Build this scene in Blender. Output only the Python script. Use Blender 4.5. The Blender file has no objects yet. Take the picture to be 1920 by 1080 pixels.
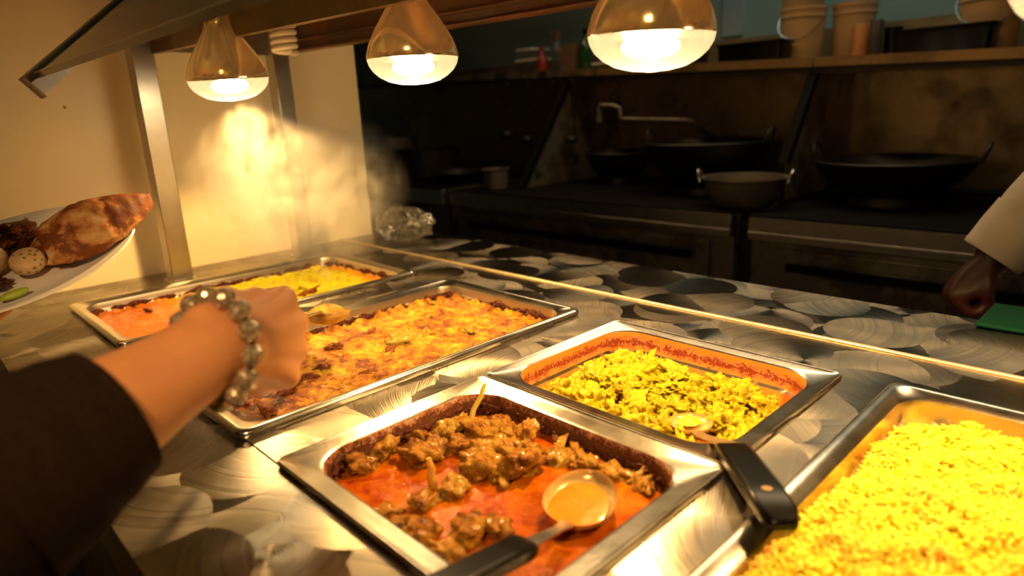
import bpy, bmesh, math, random
import numpy as np
from mathutils import Vector, Matrix, noise
R_=random.Random(7)
PI=math.pi
S=bpy.context.scene; COL=S.collection
# ------------------------------------------------------------------ camera, world, exposure
CAM=Vector((0.5658,-0.2185,0.3135)); FPX=1228.57
def cam_basis(a,b,c):
    F=Vector((math.sin(a)*math.cos(b),math.cos(a)*math.cos(b),-math.sin(b))); R=Vector((math.cos(a),-math.sin(a),0)); U=R.cross(F)
    return R*math.cos(c)+U*math.sin(c), U*math.cos(c)-R*math.sin(c), F
RT,UP,FW=cam_basis(-0.8081,0.2659,-0.0466)
cd=bpy.data.cameras.new('camera'); cam=bpy.data.objects.new('camera',cd); COL.objects.link(cam); S.camera=cam
M=Matrix((RT,UP,-FW)).transposed().to_4x4(); M.translation=CAM; cam.matrix_world=M
cd.sensor_width=22.2; cd.lens=FPX/1920*22.2; cd.clip_start=.02; cd.clip_end=40
cd.dof.use_dof=True; cd.dof.focus_distance=.84; cd.dof.aperture_fstop=2.0
W=bpy.data.worlds.new('world'); S.world=W; W.use_nodes=True
W.node_tree.nodes['Background'].inputs[0].default_value=(1,.62,.32,1); W.node_tree.nodes['Background'].inputs[1].default_value=.006
S.view_settings.view_transform='Standard'; S.view_settings.look='None'; S.view_settings.gamma=1; S.view_settings.use_curve_mapping=False
S.view_settings.exposure=0.0
LAMP_COL=(1,.60,.20); LAMP_W=25
def area_light(name,loc,rot,sx,sy,w,col):
    l=bpy.data.lights.new(name,'AREA'); l.shape='RECTANGLE'; l.size=sx; l.size_y=sy; l.energy=w; l.color=col
    o=bpy.data.objects.new(name,l); o.location=loc; o.rotation_euler=rot; COL.objects.link(o); return o
area_light('kitchen_tube_light',(-.3,2.25,1.42),(0,0,0),1.2,.12,2.6,(.72,.98,.84))
area_light('kitchen_fill_light',(-.7,1.75,1.15),(math.radians(-28),0,0),2.2,.15,11.0,(1,.64,.30))  # added warm fill to brighten backsplash and shelf, not a lamp of the kitchen
_dl=area_light('arm_fill_light',(.95,-1.0,1.30),(0,0,0),.3,.3,2.7,(1,.58,.26)); _dl.rotation_euler=(Vector((.1,-.1,.1))-Vector((.95,-1.0,1.30))).to_track_quat('-Z','Y').to_euler(); _dl.data.spread=math.radians(50)  # added fill aimed at the reaching forearm, no real fixture on this side
# ------------------------------------------------------------------ node helpers
def mat(name):
    m=bpy.data.materials.new(name); m.use_nodes=True; nt=m.node_tree; b=nt.nodes['Principled BSDF']; return m,nt,b
def N(nt,t,**k):
    n=nt.nodes.new(t)
    for a,v in k.items():
        if a.startswith('i_'): 
            n.inputs[int(a[2:]) if a[2:].isdigit() else a[2:].replace('_',' ')].default_value=v
        else: setattr(n,a,v)
    return n
def coord(nt,scale=(1,1,1)):
    g=N(nt,'ShaderNodeNewGeometry'); mp=N(nt,'ShaderNodeMapping'); nt.links.new(g.outputs['Position'],mp.inputs[0]); mp.inputs['Scale'].default_value=scale; return mp.outputs[0]
def objcoord(nt,scale=(1,1,1)):
    g=N(nt,'ShaderNodeTexCoord'); mp=N(nt,'ShaderNodeMapping'); nt.links.new(g.outputs['Object'],mp.inputs[0]); mp.inputs['Scale'].default_value=scale; return mp.outputs[0]
def noise_n(nt,vec,s,d=3,r=.55,dist=0):
    n=N(nt,'ShaderNodeTexNoise'); n.inputs['Scale'].default_value=s; n.inputs['Detail'].default_value=d; n.inputs['Roughness'].default_value=r; n.inputs['Distortion'].default_value=dist
    nt.links.new(vec,n.inputs['Vector']); return n.outputs[0]
def ramp(nt,fac,stops,interp='LINEAR'):
    r=N(nt,'ShaderNodeValToRGB'); cr=r.color_ramp; cr.interpolation=interp
    while len(cr.elements)<len(stops): cr.elements.new(.5)
    for e,(p,c) in zip(cr.elements,stops): e.position=p; e.color=(c if len(c)==4 else (*c,1))
    nt.links.new(fac,r.inputs[0]); return r.outputs[0]
def mixc(nt,f,a,b):
    m=N(nt,'ShaderNodeMix',data_type='RGBA')
    for s,v in ((m.inputs[0],f),(m.inputs[6],a),(m.inputs[7],b)):
        if isinstance(v,(int,float)): s.default_value=v
        elif isinstance(v,tuple): s.default_value=(*v,1) if len(v)==3 else v
        else: nt.links.new(v,s)
    return m.outputs[2]
def mth(nt,op,a,b=0,c=None):
    m=N(nt,'ShaderNodeMath',operation=op)
    for i,v in enumerate((a,b,c)):
        if v is None: continue
        if isinstance(v,(int,float)): m.inputs[i].default_value=v
        else: nt.links.new(v,m.inputs[i])
    return m.outputs[0]
def bump(nt,b,h,st,dist=.001):
    n=N(nt,'ShaderNodeBump'); n.inputs['Strength'].default_value=st; n.inputs['Distance'].default_value=dist
    nt.links.new(h,n.inputs['Height']); nt.links.new(n.outputs[0],b.inputs['Normal'])
def simple(name,c,rough=.5,metal=0,var=.15,ns=30,bs=0,spec=None,bd=.001,obj=False):
    m,nt,b=mat(name); v=(objcoord if obj else coord)(nt); n=noise_n(nt,v,ns)
    lo=tuple(x*(1-var) for x in c); hi=tuple(min(1,x*(1+var)) for x in c)
    nt.links.new(ramp(nt,n,[(.3,lo),(.7,hi)]),b.inputs['Base Color']); b.inputs['Roughness'].default_value=rough; b.inputs['Metallic'].default_value=metal
    if spec is not None: b.inputs['Specular IOR Level'].default_value=spec
    if bs: bump(nt,b,noise_n(nt,v,ns*4,4),bs,bd)
    return m
# swirled steel: overlapping arcs of brushing
def swirl_steel():
    m,nt,b=mat('swirl_brushed_steel'); p=coord(nt)
    sep=N(nt,'ShaderNodeSeparateXYZ'); nt.links.new(p,sep.inputs[0]); cmb=N(nt,'ShaderNodeCombineXYZ'); nt.links.new(sep.outputs[0],cmb.inputs[0]); nt.links.new(sep.outputs[1],cmb.inputs[1])
    tang=None; rnd=None; rad=None
    for k in range(5):   # five generations of overlapping polishing passes, the last on top
        o=N(nt,'ShaderNodeVectorMath',operation='ADD'); nt.links.new(cmb.outputs[0],o.inputs[0]); o.inputs[1].default_value=(k*1.37,k*2.11,0)
        v=N(nt,'ShaderNodeTexVoronoi',voronoi_dimensions='2D'); v.inputs['Scale'].default_value=5.2+k*.6; nt.links.new(o.outputs[0],v.inputs['Vector'])
        d=N(nt,'ShaderNodeVectorMath',operation='SUBTRACT'); nt.links.new(o.outputs[0],d.inputs[0]); nt.links.new(v.outputs['Position'],d.inputs[1])
        oc=N(nt,'ShaderNodeVectorMath',operation='MULTIPLY_ADD'); nt.links.new(v.outputs['Color'],oc.inputs[0]); oc.inputs[1].default_value=(.34,.34,0); oc.inputs[2].default_value=(-.17,-.17,0)
        dd=N(nt,'ShaderNodeVectorMath',operation='ADD'); nt.links.new(d.outputs[0],dd.inputs[0]); nt.links.new(oc.outputs[0],dd.inputs[1])
        cr=N(nt,'ShaderNodeVectorMath',operation='CROSS_PRODUCT'); cr.inputs[0].default_value=(0,0,1); nt.links.new(dd.outputs[0],cr.inputs[1]); nm=N(nt,'ShaderNodeVectorMath',operation='NORMALIZE'); nt.links.new(cr.outputs[0],nm.inputs[0])
        ln=N(nt,'ShaderNodeVectorMath',operation='LENGTH'); nt.links.new(d.outputs[0],ln.inputs[0]); L=ln.outputs['Value']
        ld=N(nt,'ShaderNodeVectorMath',operation='LENGTH'); nt.links.new(dd.outputs[0],ld.inputs[0]); LD=ld.outputs['Value']
        if tang is None: tang=nm.outputs[0]; rnd=v.outputs['Color']; rad=LD; continue
        mk=mth(nt,'LESS_THAN',L,.062)
        for nmx in range(2):
            mx=N(nt,'ShaderNodeMix',data_type='VECTOR'); nt.links.new(mk,mx.inputs[0]); nt.links.new(tang if nmx==0 else rnd,mx.inputs[4]); nt.links.new(nm.outputs[0] if nmx==0 else v.outputs['Color'],mx.inputs[5])
            if nmx==0: tang=mx.outputs[1]
            else: rnd=mx.outputs[1]
        mx=N(nt,'ShaderNodeMix',data_type='FLOAT'); nt.links.new(mk,mx.inputs[0]); nt.links.new(rad,mx.inputs[2]); nt.links.new(LD,mx.inputs[3]); rad=mx.outputs[0]
    nt.links.new(tang,b.inputs['Tangent']); b.inputs['Metallic'].default_value=1; b.inputs['Anisotropic'].default_value=.88
    s2=N(nt,'ShaderNodeSeparateXYZ'); nt.links.new(rnd,s2.inputs[0])
    cx=N(nt,'ShaderNodeCombineXYZ'); nt.links.new(mth(nt,'MULTIPLY',rad,190),cx.inputs[0]); nt.links.new(mth(nt,'MULTIPLY',s2.outputs[0],40),cx.inputs[1]); strk=noise_n(nt,cx.outputs[0],1,4,.7)
    nt.links.new(mth(nt,'MULTIPLY_ADD',strk,.22,.18),b.inputs['Roughness'])
    smear=ramp(nt,noise_n(nt,p,14,4),[(.35,(.25,.22,.18)),(.65,(.38,.34,.28))]); nt.links.new(mixc(nt,mth(nt,'MULTIPLY',s2.outputs[1],.45),smear,(.16,.14,.11)),b.inputs['Base Color'])
    h=mth(nt,'ADD',mth(nt,'MULTIPLY',strk,.00013),mth(nt,'MULTIPLY',mth(nt,'SINE',mth(nt,'MULTIPLY',rad,2200)),.000012))
    bn=N(nt,'ShaderNodeBump'); bn.inputs['Strength'].default_value=1; bn.inputs['Distance'].default_value=1; nt.links.new(h,bn.inputs['Height']); nt.links.new(bn.outputs[0],b.inputs['Normal'])
    return m
MT={}
MT['swirl']=swirl_steel()
def steel(name,c=(.62,.59,.55),rough=.22,ns=25,stain=0,stc=(.2,.09,.03),aniso=0):
    m,nt,b=mat(name); v=coord(nt); b.inputs['Metallic'].default_value=1
    n=noise_n(nt,v,ns,5); base=ramp(nt,n,[(.3,tuple(x*.85 for x in c)),(.7,c)])
    nt.links.new(mth(nt,'MULTIPLY_ADD',n,.14,rough-.07),b.inputs['Roughness'])
    if stain:
        s=ramp(nt,noise_n(nt,v,6,6,.65),[(.5-stain*.25,(1,1,1)),(.62-stain*.1,(0,0,0))]); base=mixc(nt,s,base,stc)
        nt.links.new(mth(nt,'SUBTRACT',1,s),b.inputs['Metallic'])
    nt.links.new(base,b.inputs['Base Color']); b.inputs['Anisotropic'].default_value=aniso
    bump(nt,b,noise_n(nt,v,ns*8,3),.08); return m
MT['steel']=steel('plain_steel'); MT['pan']=steel('pan_steel',(.72,.69,.64),.2)
MT['post']=steel('post_steel',(.50,.46,.40),.34,aniso=.5); MT['fascia']=steel('grimy_steel',(.38,.29,.19),.42,14,.35,(.14,.07,.03))
MT['rust']=steel('rust_stained_steel',(.34,.22,.13),.45,12,.9,(.25,.075,.02))
MT['dimsteel']=steel('dull_range_steel',(.34,.30,.24),.36,10,.3,(.06,.045,.03)); MT['splash']=steel('stained_backsplash_steel',(.50,.38,.22),.5,7,.6,(.20,.135,.065))
def panwall(name,base,dark,amt,zc,zw,lo=.45):
    # cooked-on sauce on the inner wall of the pan
    m,nt,b=mat(name); v=coord(nt); g=N(nt,'ShaderNodeSeparateXYZ'); nt.links.new(v,g.inputs[0])
    n=noise_n(nt,v,55,6,.7); n2=noise_n(nt,v,280,5,.75)
    dz=mth(nt,'ABSOLUTE',mth(nt,'SUBTRACT',g.outputs[2],zc)); band=mth(nt,'SUBTRACT',1,mth(nt,'DIVIDE',dz,zw)); 
    film=ramp(nt,mth(nt,'ADD',mth(nt,'MULTIPLY',band,.45),n),[(lo,(0,0,0)),(lo+.17,(1,1,1))])
    spot=ramp(nt,mth(nt,'ADD',mth(nt,'MULTIPLY',band,.3),mth(nt,'MULTIPLY_ADD',n2,.6,mth(nt,'MULTIPLY',n,.4))),[(.78-amt*.2,(0,0,0)),(.84-amt*.2,(1,1,1))])
    c=mixc(nt,film,(.70,.60,.50),base); c=mixc(nt,spot,c,dark); nt.links.new(c,b.inputs['Base Color'])
    nt.links.new(mth(nt,'SUBTRACT',1,mth(nt,'MULTIPLY',film,.9)),b.inputs['Metallic']); b.inputs['Roughness'].default_value=.28
    bump(nt,b,spot,.5,.0015); return m
MT['pw1']=panwall('curry_stained_pan_wall',(.34,.11,.022),(.08,.016,.004),.95,-.022,.016,.62)
MT['pw3']=panwall('dark_crusted_pan_wall',(.32,.10,.02),(.07,.02,.008),1.0,-.012,.02)
MT['pw4']=panwall('orange_filmed_pan_wall',(.52,.135,.018),(.16,.025,.006),.40,-.010,.020,.05)
MT['pw5']=panwall('rice_pan_wall',(.62,.30,.06),(.4,.16,.02),.2,-.05,.03)
def sauce(name,stops,s1=18,rough=.13,bs=.9,bd=.0018,fine=240,mid=90,sss=0,bub=0):
    m,nt,b=mat(name); v=coord(nt); n=noise_n(nt,v,s1,6,.62,.6)
    nt.links.new(ramp(nt,n,stops),b.inputs['Base Color']); b.inputs['Roughness'].default_value=rough; b.inputs['Coat Weight'].default_value=.15; b.inputs['Coat Roughness'].default_value=.08
    h=mth(nt,'ADD',noise_n(nt,v,mid,4,.6),mth(nt,'MULTIPLY',noise_n(nt,v,fine,3,.6),.45)); bump(nt,b,h,bs,bd); return m
def pan1_sauce():
    m,nt,b=mat('yellow_curry'); v=coord(nt); g=N(nt,'ShaderNodeSeparateXYZ'); nt.links.new(v,g.inputs[0])
    n=noise_n(nt,v,9,5,.6,.5); f=mth(nt,'ADD',mth(nt,'MULTIPLY',mth(nt,'SUBTRACT',g.outputs[1],.10),3.4),mth(nt,'MULTIPLY',n,.9))
    # yellow oil pooled in the middle and far half, orange towards both ends
    far=mth(nt,'MULTIPLY',mth(nt,'MAXIMUM',mth(nt,'SUBTRACT',g.outputs[1],.41),0),13); f=mth(nt,'SUBTRACT',f,far)
    c=ramp(nt,f,[(.45,(.40,.10,.006)),(.75,(.46,.20,.006)),(1.0,(.46,.44,.006))]); c2=mixc(nt,ramp(nt,noise_n(nt,v,70,6,.7),[(.52,(0,0,0)),(.64,(1,1,1))]),c,(.40,.12,.008))
    nt.links.new(c2,b.inputs['Base Color']); b.inputs['Roughness'].default_value=.12; b.inputs['Specular IOR Level'].default_value=.25
    h=mth(nt,'ADD',noise_n(nt,v,100,6,.65),mth(nt,'MULTIPLY',noise_n(nt,v,340,3),.4)); bump(nt,b,h,1.0,.003); return m
MT['s1']=pan1_sauce()
def pan2_sauce():
    m,nt,b=mat('thick_brown_curry'); v=coord(nt); g=N(nt,'ShaderNodeSeparateXYZ'); nt.links.new(v,g.inputs[0])
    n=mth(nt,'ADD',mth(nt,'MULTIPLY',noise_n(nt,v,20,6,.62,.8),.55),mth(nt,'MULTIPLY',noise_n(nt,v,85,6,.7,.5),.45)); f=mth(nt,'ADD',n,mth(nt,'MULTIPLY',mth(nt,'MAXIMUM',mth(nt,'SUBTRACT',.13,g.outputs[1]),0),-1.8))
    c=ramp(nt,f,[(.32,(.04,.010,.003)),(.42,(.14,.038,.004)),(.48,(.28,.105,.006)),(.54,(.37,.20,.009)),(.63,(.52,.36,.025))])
    nt.links.new(c,b.inputs['Base Color']); b.inputs['Roughness'].default_value=.13; b.inputs['Specular IOR Level'].default_value=.35
    h=mth(nt,'ADD',noise_n(nt,v,130,6,.7),mth(nt,'MULTIPLY',noise_n(nt,v,420,3),.4)); bump(nt,b,h,1.0,.0045); return m
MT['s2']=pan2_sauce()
MT['s3']=sauce('red_orange_gravy',[(.3,(.10,.009,.001)),(.43,(.20,.032,.002)),(.57,(.27,.066,.002)),(.75,(.33,.115,.006))],30,.10,.6,.0022,260,80)
MT['s3'].node_tree.nodes['Principled BSDF'].inputs['Coat Weight'].default_value=0; MT['s3'].node_tree.nodes['Principled BSDF'].inputs['Specular IOR Level'].default_value=.03
MT['s4']=sauce('orange_oily_sauce',[(.3,(.42,.09,.01)),(.6,(.60,.18,.015)),(.8,(.70,.34,.03))],30,.18,.7,.002)
MT['gravyspoon']=sauce('smooth_orange_gravy',[(.3,(.50,.12,.008)),(.7,(.56,.17,.012))],60,.16,.3,.0006)
MT['crust']=simple('burnt_sauce_crust',(.07,.014,.004),.35,0,.9,200,1,bd=.002,spec=.25)
def meat(name,stops,s=60,rough=.35,bs=.06):
    m,nt,b=mat(name); v=objcoord(nt); n=noise_n(nt,v,s/40,7,.68,.5)
    oi=N(nt,'ShaderNodeObjectInfo'); f=mth(nt,'ADD',n,mth(nt,'MULTIPLY_ADD',oi.outputs['Random'],.16,-.08))
    nt.links.new(ramp(nt,f,stops),b.inputs['Base Color']); b.inputs['Roughness'].default_value=rough; b.inputs['Coat Weight'].default_value=.18; b.inputs['Coat Roughness'].default_value=.14; b.inputs['Specular IOR Level'].default_value=.2
    bump(nt,b,noise_n(nt,v,3.2,6,.7),.9,bs); return m
MT['meat3']=meat('gravy_coated_chicken',[(.30,(.09,.022,.002)),(.39,(.36,.11,.005)),(.48,(.60,.25,.012)),(.66,(.74,.42,.06))])
MT['meat2']=meat('curry_coated_chicken',[(.30,(.34,.10,.012)),(.42,(.66,.36,.02)),(.60,(.80,.58,.09))])
MT['meatd']=meat('dark_brown_meat',[(.32,(.14,.03,.008)),(.6,(.42,.12,.02))])
MT['meat4']=meat('yellow_spiced_chicken',[(.22,(.56,.16,.008)),(.34,(.82,.50,.010)),(.46,(.92,.74,.012)),(.8,(.94,.84,.03))],60,.4,.025)
def rice_mat():
    m,nt,b=mat('yellow_rice'); v=coord(nt); n=noise_n(nt,v,26,4,.6)
    nt.links.new(ramp(nt,n,[(.30,(.62,.30,.010)),(.42,(.70,.52,.012)),(.58,(.74,.68,.03)),(.75,(.80,.76,.09))]),b.inputs['Base Color']); b.inputs['Roughness'].default_value=.45
    b.inputs['Subsurface Weight'].default_value=0; return m
MT['rice']=rice_mat()
MT['wall']=simple('cream_painted_wall',(.80,.62,.40),.42,0,.04,3,.03)
def speckled_wall():
    m,nt,b=mat('cream_wall_with_specks'); v=coord(nt); n=noise_n(nt,v,2.5,3); base=ramp(nt,n,[(.3,(.80,.68,.44)),(.7,(.84,.73,.49))])
    vo=N(nt,'ShaderNodeTexVoronoi'); vo.inputs['Scale'].default_value=9; nt.links.new(v,vo.inputs['Vector'])
    sp=mth(nt,'LESS_THAN',vo.outputs['Distance'],.028); nt.links.new(mixc(nt,sp,base,(.35,.16,.04)),b.inputs['Base Color']); b.inputs['Roughness'].default_value=.38; return m
MT['wall']=speckled_wall()
MT['teal']=simple('pale_green_wall_paint',(.33,.44,.40),.6,0,.08,2)
MT['floor']=simple('dark_quarry_floor',(.09,.06,.045),.5,0,.2,6); MT['ceil']=simple('ceiling_paint',(.35,.33,.3),.7)
MT['filmsteel']=simple('sauce_filmed_steel',(.50,.34,.13),.22,.35,.15,60); MT['dullalu']=simple('dull_worn_aluminium',(.24,.21,.165),.36,.6,.1,20); MT['bone']=simple('gravy_coated_bone',(.44,.21,.03),.35,0,.3,80); MT['stalk']=simple('pale_yellow_stalk',(.70,.58,.12),.45); MT['shelf']=steel('grease_filmed_shelf_steel',(.42,.28,.13),.45,8,.4,(.16,.09,.035)); MT['seam']=steel('bright_seam_steel',(.85,.72,.48),.42); MT['black']=simple('black_plastic',(.003,.003,.003),.22,0,.1,40,spec=.22); MT['iron']=simple('blackened_iron',(.016,.013,.010),.42,.2,.3,30,.1,spec=.35)
MT['soot']=simple('sooty_black_paint',(.005,.0045,.004),.7,0,.1,30,spec=.08); MT['alu']=steel('worn_aluminium',(.62,.60,.56),.3); MT['darktin']=simple('dark_tin',(.06,.05,.045),.4,.3)
MT['white']=simple('white_plastic',(.82,.80,.74),.35,0,.03); MT['bucket']=simple('cream_bucket_plastic',(.50,.34,.18),.45,0,.08,8)
MT['porc']=simple('glazed_white_china',(.85,.80,.72),.1,0,.02); MT['orangep']=simple('orange_plastic_tub',(.50,.20,.06),.4)
MT['red']=simple('red_plastic',(.22,.02,.012),.35); MT['brown']=simple('brown_card',(.16,.09,.05),.7); MT['greenb']=simple('green_cutting_board',(.0,.038,.018),.6,0,.08,30,spec=.1)
MT['paper']=simple('white_paper',(.42,.48,.50),.7,0,.03); MT['cfl']=simple('white_lamp_glass',(.85,.8,.68),.25,0,.02)
MT['shirt']=simple('dark_brown_knit',(.016,.009,.005),.9,0,.3,300,.5,spec=.08); MT['trouser']=simple('black_denim',(.012,.012,.015),.85)
MT['chefwhite']=simple('white_chef_cotton',(.66,.60,.50),.8,0,.05,20,.1); MT['hair']=simple('dark_hair',(.02,.012,.008),.5)
MT['greenveg']=simple('green_vegetable',(.35,.45,.03),.4); MT['naan']=None
def skin(name,c):
    m,nt,b=mat(name); v=coord(nt); nt.links.new(ramp(nt,noise_n(nt,v,45,4),[(.3,tuple(x*.88 for x in c)),(.7,c)]),b.inputs['Base Color'])
    b.inputs['Roughness'].default_value=.5; b.inputs['Subsurface Weight'].default_value=.12; b.inputs['Subsurface Radius'].default_value=(.01,.004,.002); b.inputs['Subsurface Scale'].default_value=1
    bump(nt,b,noise_n(nt,v,500,3),.12,.0005); return m
MT['skin']=skin('warm_skin',(.60,.27,.10)); MT['skin2']=skin('brown_skin',(.05,.010,.006))
def naan_mat():
    m,nt,b=mat('charred_naan'); v=objcoord(nt); n=noise_n(nt,v,17,5,.6,.8); n2=noise_n(nt,v,48,4)
    f=mth(nt,'ADD',mth(nt,'MULTIPLY',n,.8),mth(nt,'MULTIPLY',n2,.2))
    nt.links.new(ramp(nt,f,[(.38,(.66,.44,.20)),(.46,(.50,.22,.06)),(.52,(.20,.06,.015)),(.7,(.09,.025,.008))]),b.inputs['Base Color']); b.inputs['Roughness'].default_value=.6; b.inputs['Specular IOR Level'].default_value=.15
    bump(nt,b,noise_n(nt,v,90,4),.5,.002); return m
MT['naan']=naan_mat()
def patty_mat():
    m,nt,b=mat('herb_flecked_patty'); v=objcoord(nt); vo=N(nt,'ShaderNodeTexVoronoi'); vo.inputs['Scale'].default_value=130; nt.links.new(v,vo.inputs['Vector'])
    c=mixc(nt,mth(nt,'LESS_THAN',vo.outputs['Distance'],.28),(.66,.44,.20),(.22,.20,.06)); nt.links.new(c,b.inputs['Base Color']); b.inputs['Roughness'].default_value=.5; bump(nt,b,noise_n(nt,v,150,3),.6,.002); return m
MT['patty']=patty_mat()
def glass(name,tint,tr=.85,gl=.12,frost=0):
    m,nt,b=mat(name); nt.nodes.remove(b); out=nt.nodes['Material Output']
    t=N(nt,'ShaderNodeBsdfTransparent'); t.inputs[0].default_value=(*tint,1); g=N(nt,'ShaderNodeBsdfGlossy'); g.inputs['Roughness'].default_value=.03
    lw=N(nt,'ShaderNodeLayerWeight'); lw.inputs[0].default_value=.35; f=mth(nt,'MULTIPLY_ADD',lw.outputs['Fresnel'],.75,gl*.4)
    mx=N(nt,'ShaderNodeMixShader'); nt.links.new(f,mx.inputs[0]); nt.links.new(t.outputs[0],mx.inputs[1]); nt.links.new(g.outputs[0],mx.inputs[2]); last=mx.outputs[0]
    if frost:
        d=N(nt,'ShaderNodeBsdfTranslucent'); d.inputs[0].default_value=(.9,.85,.75,1); m2=N(nt,'ShaderNodeMixShader'); m2.inputs[0].default_value=frost; nt.links.new(last,m2.inputs[1]); nt.links.new(d.outputs[0],m2.inputs[2]); last=m2.outputs[0]
    nt.links.new(last,out.inputs[0]); return m
MT['lens']=glass('bulb_lens_glass',(1,.97,.92),frost=.15); MT['pane']=glass('sneeze_guard_glass',(.62,.68,.60),gl=.2); MT['plasticfilm']=glass('clear_plastic_film',(.9,.9,.85),gl=.35,frost=.12)
MT['clearbox']=glass('clear_plastic_box',(.7,.78,.8),frost=.35); MT['edge']=simple('green_glass_edge',(.10,.095,.05),.12); MT['gbottle']=simple('dark_green_bottle_glass',(.015,.06,.02),.08)
def mirror_bulb():
    m,nt,b=mat('mirrored_bulb_glass'); b.inputs['Metallic'].default_value=1; b.inputs['Roughness'].default_value=.13; v=objcoord(nt)
    tl=N(nt,'ShaderNodeBsdfTranslucent'); tl.inputs[0].default_value=(.8,.42,.14,1); mx=N(nt,'ShaderNodeMixShader'); mx.inputs[0].default_value=.022; nt.links.new(b.outputs[0],mx.inputs[1]); nt.links.new(tl.outputs[0],mx.inputs[2]); nt.links.new(mx.outputs[0],nt.nodes['Material Output'].inputs[0])
    nt.links.new(ramp(nt,noise_n(nt,v,9,2),[(.3,(.72,.58,.38)),(.7,(.92,.80,.60))]),b.inputs['Base Color']); b.inputs['Coat Weight'].default_value=.6; return m
MT['mirror']=mirror_bulb()
def emit(name,c,s):
    m,nt,b=mat(name); b.inputs['Emission Color'].default_value=(*c,1); b.inputs['Emission Strength'].default_value=s; b.inputs['Base Color'].default_value=(0,0,0,1); return m
MT['filament']=emit('glowing_filament',(1,.80,.48),48)
MT['bead']=None
def bead_mat():
    m,nt,b=mat('ornate_metal_bead'); b.inputs['Metallic'].default_value=.6; b.inputs['Roughness'].default_value=.22; v=objcoord(nt); vo=N(nt,'ShaderNodeTexVoronoi'); vo.inputs['Scale'].default_value=330; nt.links.new(v,vo.inputs['Vector'])
    nt.links.new(ramp(nt,vo.outputs['Distance'],[(.1,(.80,.68,.46)),(.6,(.30,.22,.13))]),b.inputs['Base Color']); bump(nt,b,vo.outputs['Distance'],.6,.001); return m
MT['bead']=bead_mat()
# ------------------------------------------------------------------ object helpers
def tag(o,label=None,cat=None,group=None,kind=None):
    if label: o['label']=label
    if cat: o['category']=cat
    if group: o['group']=group
    if kind: o['kind']=kind
    return o
def thing(name,loc,label,cat,group=None):
    o=bpy.data.objects.new(name,None); o.empty_display_size=.02; o.location=loc; COL.objects.link(o); return tag(o,label,cat,group)
class G:
    """collects geometry in world coordinates"""
    def __init__(s): s.v=[]; s.f=[]; s.m=[]
    def add(s,v,f,mi=0):
        n=len(s.v); s.v+=[tuple(x) for x in v]; s.f+=[tuple(i+n for i in q) for q in f]; s.m+=[mi]*len(f); return s
    def box(s,x0,x1,y0,y1,z0,z1,mx=None,mi=0):
        v=[Vector((x,y,z)) for x in(x0,x1) for y in(y0,y1) for z in(z0,z1)]
        if mx is not None: v=[mx@p for p in v]
        return s.add(v,[(0,1,3,2),(4,6,7,5),(0,4,5,1),(2,3,7,6),(0,2,6,4),(1,5,7,3)],mi)
    def lathe(s,prof,n=32,mx=None,mi=0,sy=1,close=False):
        v=[];f=[];k=len(prof)
        for r,z in prof:
            for i in range(n):
                a=2*PI*i/n; p=Vector((r*math.cos(a),r*sy*math.sin(a),z)); v.append(mx@p if mx is not None else p)
        for j in range(k if close else k-1):
            for i in range(n): f.append((j*n+i,j*n+(i+1)%n,((j+1)%k)*n+(i+1)%n,((j+1)%k)*n+i))
        return s.add(v,f,mi)
    def tube(s,pts,rad,n=12,cap=True,mi=0,flat=None):
        pts=[Vector(p) for p in pts]; 
        if not hasattr(rad,'__len__'): rad=[rad]*len(pts)
        v=[];f=[]; prev=None
        for i,p in enumerate(pts):
            t=(pts[min(i+1,len(pts)-1)]-pts[max(i-1,0)]).normalized()
            if prev is None: a=Vector((0,0,1)) if abs(t.z)<.9 else Vector((1,0,0)); x=t.cross(a).normalized()
            else: x=(prev-t*prev.dot(t)).normalized()
            prev=x; y=t.cross(x)
            for j in range(n):
                an=2*PI*j/n; c,d=math.cos(an),math.sin(an)
                v.append(p+x*(rad[i]*c)+y*(rad[i]*d*(flat if flat else 1)))
        for i in range(len(pts)-1):
            for j in range(n): f.append((i*n+j,i*n+(j+1)%n,(i+1)*n+(j+1)%n,(i+1)*n+j))
        if cap: f.append(tuple(range(n))[::-1]); f.append(tuple((len(pts)-1)*n+j for j in range(n)))
        return s.add(v,f,mi)
    def prism(s,poly,x0,x1,mx=None,mi=0):   # poly in (y,z), extruded along x
        n=len(poly); v=[Vector((x,y,z)) for x in(x0,x1) for y,z in poly]
        if mx is not None: v=[mx@p for p in v]
        return s.add(v,[tuple(range(n))[::-1],tuple(range(n,2*n))]+[(i,(i+1)%n,n+(i+1)%n,n+i) for i in range(n)],mi)
    def ball(s,c,r,n=12,sc=(1,1,1),mx=None,mi=0):
        prof=[(max(1e-5,math.sin(PI*i/n))*r,-math.cos(PI*i/n)*r) for i in range(n+1)]
        m=Matrix.Translation(c)@(mx if mx is not None else Matrix())@Matrix.Diagonal((*sc,1)); return s.lathe(prof,n+4,m,mi)
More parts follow.
